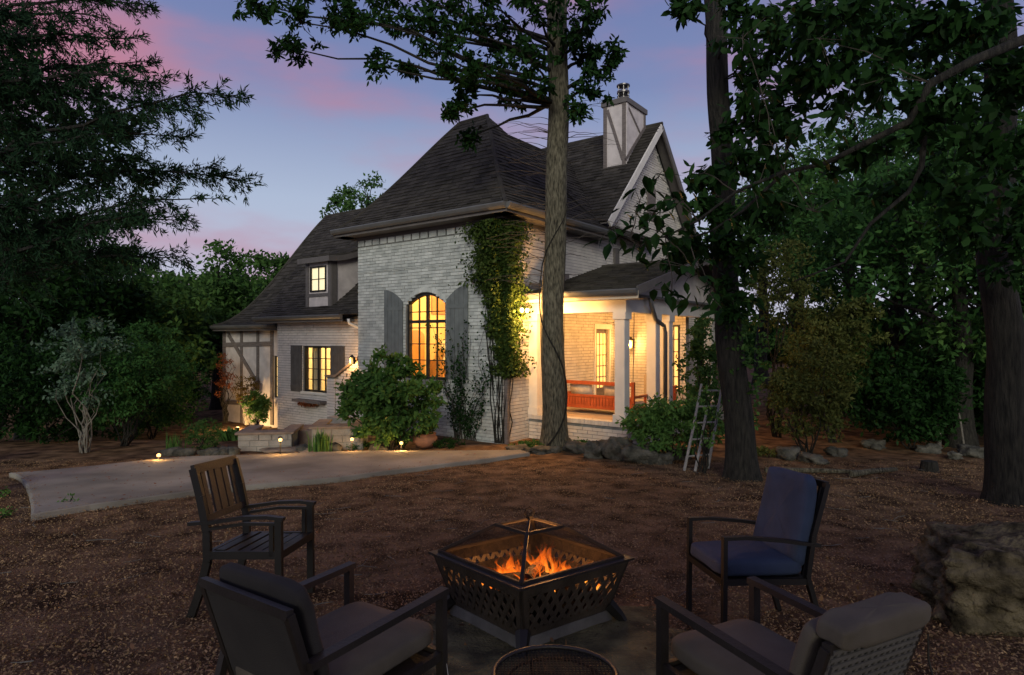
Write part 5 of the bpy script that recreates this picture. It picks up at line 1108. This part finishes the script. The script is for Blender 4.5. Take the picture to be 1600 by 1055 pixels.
# ivy over the block corner
iv = empty('corner_ivy', H(0, 0, 0), ANG, 'thick ivy climbing the block corner up to the gutter', 'ivy')
PI_ = []
def ivy_strip(n, fu):
    for _ in range(n): PI_.append(fu())
def left_face():
    z = 1.5+3.5*rnd.random()**.55; f = S((z-2.4)/1.7); wd = .22+.38*f+.18*noise1(z*3.1); return (-abs(rnd.gauss(0, 1))*wd*.62+.1, -.05-abs(rnd.gauss(0, .06+.09*f)), z)
def right_face():
    z = 1.5+3.5*rnd.random()**.8; wd = .52+.24*noise1(z*2.2+1); return (.06+abs(rnd.gauss(0, .13)), abs(rnd.gauss(0, 1))*wd*.55-.1, z)
ivy_strip(9500, left_face); ivy_strip(9500, right_face)
P = np.array(PI_); V, kk = leaf_array(P, .085, .062, .9, np.tile((.2, -.5, 0), (len(P), 1))); link('foliage', quads_mesh('x', V, kk), 'ivy_leaf', iv)
q = MB()
for i in range(26):
    s = rnd.choice((0, 1)); z1_ = rnd.uniform(2.2, 4.8); x0 = rnd.uniform(-.5, 0) if s else .05; y0 = -.04 if s else rnd.uniform(0, .4); limb(q, (x0*.4, y0*.5, 0), (x0, y0, z1_), .015, .006, 0, 5, 9, .02)
q.build('stems', 'bark_dark', iv)
vw = empty('wall_vine', H(-1.1, -.05, 0), ANG, 'sparse dark vine trailing over the right shutter and lower white wall', 'vine')
P = []; q = MB()
for i in range(30):
    x = rnd.gauss(.1, .45); z1_ = rnd.uniform(.7, 2.9); pts = limb(q, (rnd.uniform(-.3, .5), -.03, -.05), (x, -.06, z1_), .009, .004, 0, 4, 8, .05)
    for _ in range(46): k = rnd.choice(pts[2:]); P.append((k.x+rnd.gauss(0, .09), -.07-abs(rnd.gauss(0, .05)), max(.1, k.z+rnd.gauss(0, .1))))
q.build('stems', 'twig', vw); P = np.array(P); V, kk = leaf_array(P, .07, .05, .8); link('foliage', quads_mesh('x', V, kk), 'leaf_dark', vw)
# beds before the porch
p = W(1045, 655, 11.6); shrub('porch_shrub', 'bright green spreading shrub in front of the porch column', (p.x, 11.6, .72), (.95, .5, .62), 100, 44, .16, .12, 'leaf_bright', stems=12, lw=.42, droop=.5)
p = W(1105, 560, 12.2); shrub('climbing_shrub', 'tall leafy bush rising behind the ladder beside the porch', (p.x, 12.2, 1.5), (.55, .5, 1.25), 90, 44, .18, .10, 'leaf_mid', stems=12)
for i, (px, py, m, lab) in enumerate(((830, 700, 'leaf_mid', 'low green groundcover left of the grey trunk'), (900, 700, 'leaf_mid', 'low green groundcover right of the grey trunk'), (600, 700, 'leaf_dark', 'low dark groundcover under the big shrub'), (540, 701, 'leaf_mid', 'low groundcover by the corner planter'), (700, 698, 'leaf_dark', 'low sparse plants at the foot of the white wall'), (1180, 712, 'leaf_olive', 'small plants behind the leaning trunk'))):
    p = G(px, py); shrub('groundcover', lab, (p.x, p.y, p.z+.07), (.5, .25, .09), 26, 30, .08, .06, m, cat='plant', stems=3)
p = W(1096, 640, 10.25); shrub('ladder_sapling', 'thin leafy sapling growing up through the ladder', (p.x, 10.25, 1.05), (.3, .2, .6), 12, 20, .12, .08, 'leaf_bright', stems=6)
for px, py in ((20, 806), (118, 790), (12, 775)):
    p = G(px, py); shrub('weed', 'small green weed sprouting beside the rounded end of the driveway', (p.x, p.y-.12, p.z+.08), (.1, .1, .1), 8, 10, .05, .05, 'leaf_bright', cat='weed', group='weeds beside the driveway', stems=4)
# ------------------------------------------------------------------ woods
gR = 'trees of the dark woods beyond the porch'
W_R = [(6.6, 14.5, 3.6, 1.2, 'leaf_olive', 'understory'), (8.2, 15.0, 3.2, 1.3, 'leaf_olive', 'understory'), (5.9, 16.5, 5.2, 1.3, 'leaf_autumn', 'amber'), (10.2, 14.0, 4.4, 1.6, 'leaf_teal', 'under2'), (12.4, 13.6, 4.6, 1.7, 'leaf_teal', 'under2')]
p = W(1262, 615, 12.6); shrub('woodland_shrub', 'olive leaved bushy shrub lit warm by the porch lamps', (p.x, 12.6, 1.25), (.85, .7, 1.05), 110, 60, .2, .10, 'leaf_olive', stems=10, lw=.42, droop=.5)
p = W(1300, 505, 14.0); shrub('woodland_shrub', 'taller olive shrub with drooping leaves behind the lit one', (p.x, 14.0, 2.2), (1.2, .8, 1.3), 130, 60, .24, .12, 'leaf_olive', stems=12, lw=.42, droop=.5)
p = W(1215, 440, 14.8); shrub('slender_tree', 'slender olive leaved tree above the shrubs beyond the porch', (p.x, 14.8, 3.6), (.8, .7, 1.3), 70, 46, .24, .10, 'leaf_olive', cat='tree', stems=10, lw=.42)
i = 0
for (px, d, h, rx, rz, m, zc) in ((1400, 16, 9, 2.6, 2.6, 'leaf_teal', 5.2), (1500, 13.5, 8, 2.3, 2.6, 'leaf_teal', 4.6), (1330, 20, 10, 2.9, 3.0, 'leaf_teal', 6.0), (1610, 13, 8, 2.2, 2.8, 'leaf_mid', 4.4), (1250, 24, 12, 3.0, 3.4, 'leaf_mid', 7.2), (1450, 22, 13, 3.6, 4.0, 'leaf_teal', 8.0), (1580, 19, 12, 3.2, 4.0, 'leaf_teal', 7.4), (1190, 31, 13, 3.2, 3.6, 'leaf_mid', 7.6), (1360, 30, 15, 4.6, 4.8, 'leaf_teal', 9.5), (1540, 28, 15, 4.6, 4.8, 'leaf_mid', 9.5), (1680, 22, 13, 4, 4.5, 'leaf_mid', 8)):
    p = W(px, CY, d); make_tree('woodland_tree', ('tall deep green leafy tree' if m == 'leaf_teal' else 'tall yellow green leafy tree')+(' at the front of the woods beyond the porch' if d < 18 else ' deep in the woods beyond the porch'), p.x, d, zc+rz*.55, .17+.006*d, (0, 0, zc, rx, rx, rz), int(44+rx*19), 56, .40+.012*d, .12+.005*d, m, group=gR, limbs=16, shell=.5, shape=4)
for (px, d, zc, rx, rz) in ((1420, 13.2, 1.1, 1.2, 1.0), (1500, 14.5, 1.2, 1.5, 1.1), (1365, 16.5, 1.5, 1.7, 1.5), (1600, 13.5, 1.2, 1.4, 1.2), (1450, 18, 1.8, 2.4, 1.8), (1580, 17.5, 2.2, 2.2, 2.0), (1300, 19, 1.9, 2.2, 1.9), (1660, 15, 1.6, 1.6, 1.6)):
    p = W(px, CY, d); shrub('understory_bush', 'dark green understory bush filling the woods behind the bed', (p.x, d, zc), (rx, rx*.8, rz), int(70+rx*30), 56, .3, .14, 'leaf_dark' if d < 15 else 'leaf_teal', group='understory bushes in the right woods', stems=5)
gL = 'trees of the woods left of the house'
for (px, d, h, rx, rz, m, zc) in ((340, 27, 7.6, 2.0, 2.3, 'leaf_mid', 4.9), (425, 33, 8.4, 2.0, 2.0, 'leaf_mid', 5.6), (235, 22, 6.2, 2.4, 2.3, 'leaf_mid', 3.6), (130, 20, 6.6, 2.3, 2.4, 'leaf_dark', 3.8), (40, 18, 7.2, 2.5, 2.8, 'leaf_dark', 4.2), (290, 30, 6.8, 2.8, 2.4, 'leaf_dark', 3.8), (180, 28, 8, 3.4, 3.0, 'leaf_mid', 4.6), (60, 27, 9.6, 4, 4.2, 'leaf_mid', 5.6), (-70, 20, 9, 3, 4, 'leaf_dark', 5)):
    p = W(px, CY, d); make_tree('woodland_tree', ('lighter green leafy tree' if m == 'leaf_mid' else 'dark leafy tree')+(' at the front of the woods left of the house' if d < 24 else ' far back in the woods left of the house'), p.x, d, zc+rz*.55, .13+.005*d, (0, 0, zc, rx, rx, rz), int(40+rx*24), 62, .38+.012*d, .12+.006*d, m, group=gL, limbs=16, shell=.5)
for (px, d, zc, rx, rz) in ((60, 14.5, 1.0, 1.6, 1.5), (130, 16, 1.2, 1.7, 1.6), (238, 18.5, 1.0, 1.4, 1.8), (190, 19.5, 1.3, 2.0, 1.9), (-10, 16, 1.4, 1.8, 2.0), (268, 23.5, .9, 1.4, 2.2), (390, 30, 1.6, 3.2, 2.6)):
    p = W(px, CY, d); shrub('understory_bush', 'dense green understory bush at the foot of the left woods', (p.x, d, zc), (rx, rx*.8, rz), int(70+rx*30), 56, .3, .13, 'leaf_dark' if d < 17 else 'leaf_teal', group='understory bushes in the left woods', stems=5)
p = W(575, CY, 36); make_tree('roof_tree', 'broad crowned tree showing above the wing roof behind the house', p.x, 36, 11.5, .3, (0, 0, 10.2, 2.3, 2.3, 2.3), 80, 60, .55, .26, 'leaf_mid', limbs=16)
# a far wood that closes the gaps low down
P, _ = clumps((0, 60, 1.5), (70, 6, 3.6), 900, 60, 1.5, .35); V, kk = leaf_array(P, .8, .45, .2); link('far_wood', quads_mesh('x', V, kk), 'leaf_dark', kind='stuff', label='far dark wood closing the view behind the garden')
# stumps, fallen logs and sticks
for (a, b, r_, lab) in (((1195, 738), (1345, 741), .045, 'long thin fallen log lying behind the blue chair'), ((1330, 745), (1400, 737), .05, 'short fallen log beside the stump')):
    A = G(*a); B = G(*b); q = MB(); q.tube([A+Vector((0, 0, r_*.8)), (A+B)/2+Vector((0, .05, r_*.8)), B+Vector((0, 0, r_*.8))], [r_, r_*.9, r_*.7], 8); q.build('fallen_log', 'bark', label=lab, cat='log')
p = G(1452, 735); q = MB(); q.lathe([(.17, -.05), (.14, .05), (.12, .16), (.0, .165)], 14); o = q.build('tree_stump', 'bark_dark', label='low dark tree stump in the woodland bed', cat='stump'); o.location = p
for px, py, h, m, lab in ((1467, 700, .55, 'bark_pale', 'short pale post standing in the woods'), (1508, 705, .95, 'bark_pale', 'thin leaning pale stick in the woods')):
    p = G(px, py); q = MB(); q.tube([(0, 0, -.05), (-.03*(h > .6)*3, 0, h*.6), (-.16*(h > .6), 0, h)], [.045 if h < .6 else .02]*2+[.04 if h < .6 else .014], 7); o = q.build('wooden_post', m, label=lab, cat='post'); o.location = p
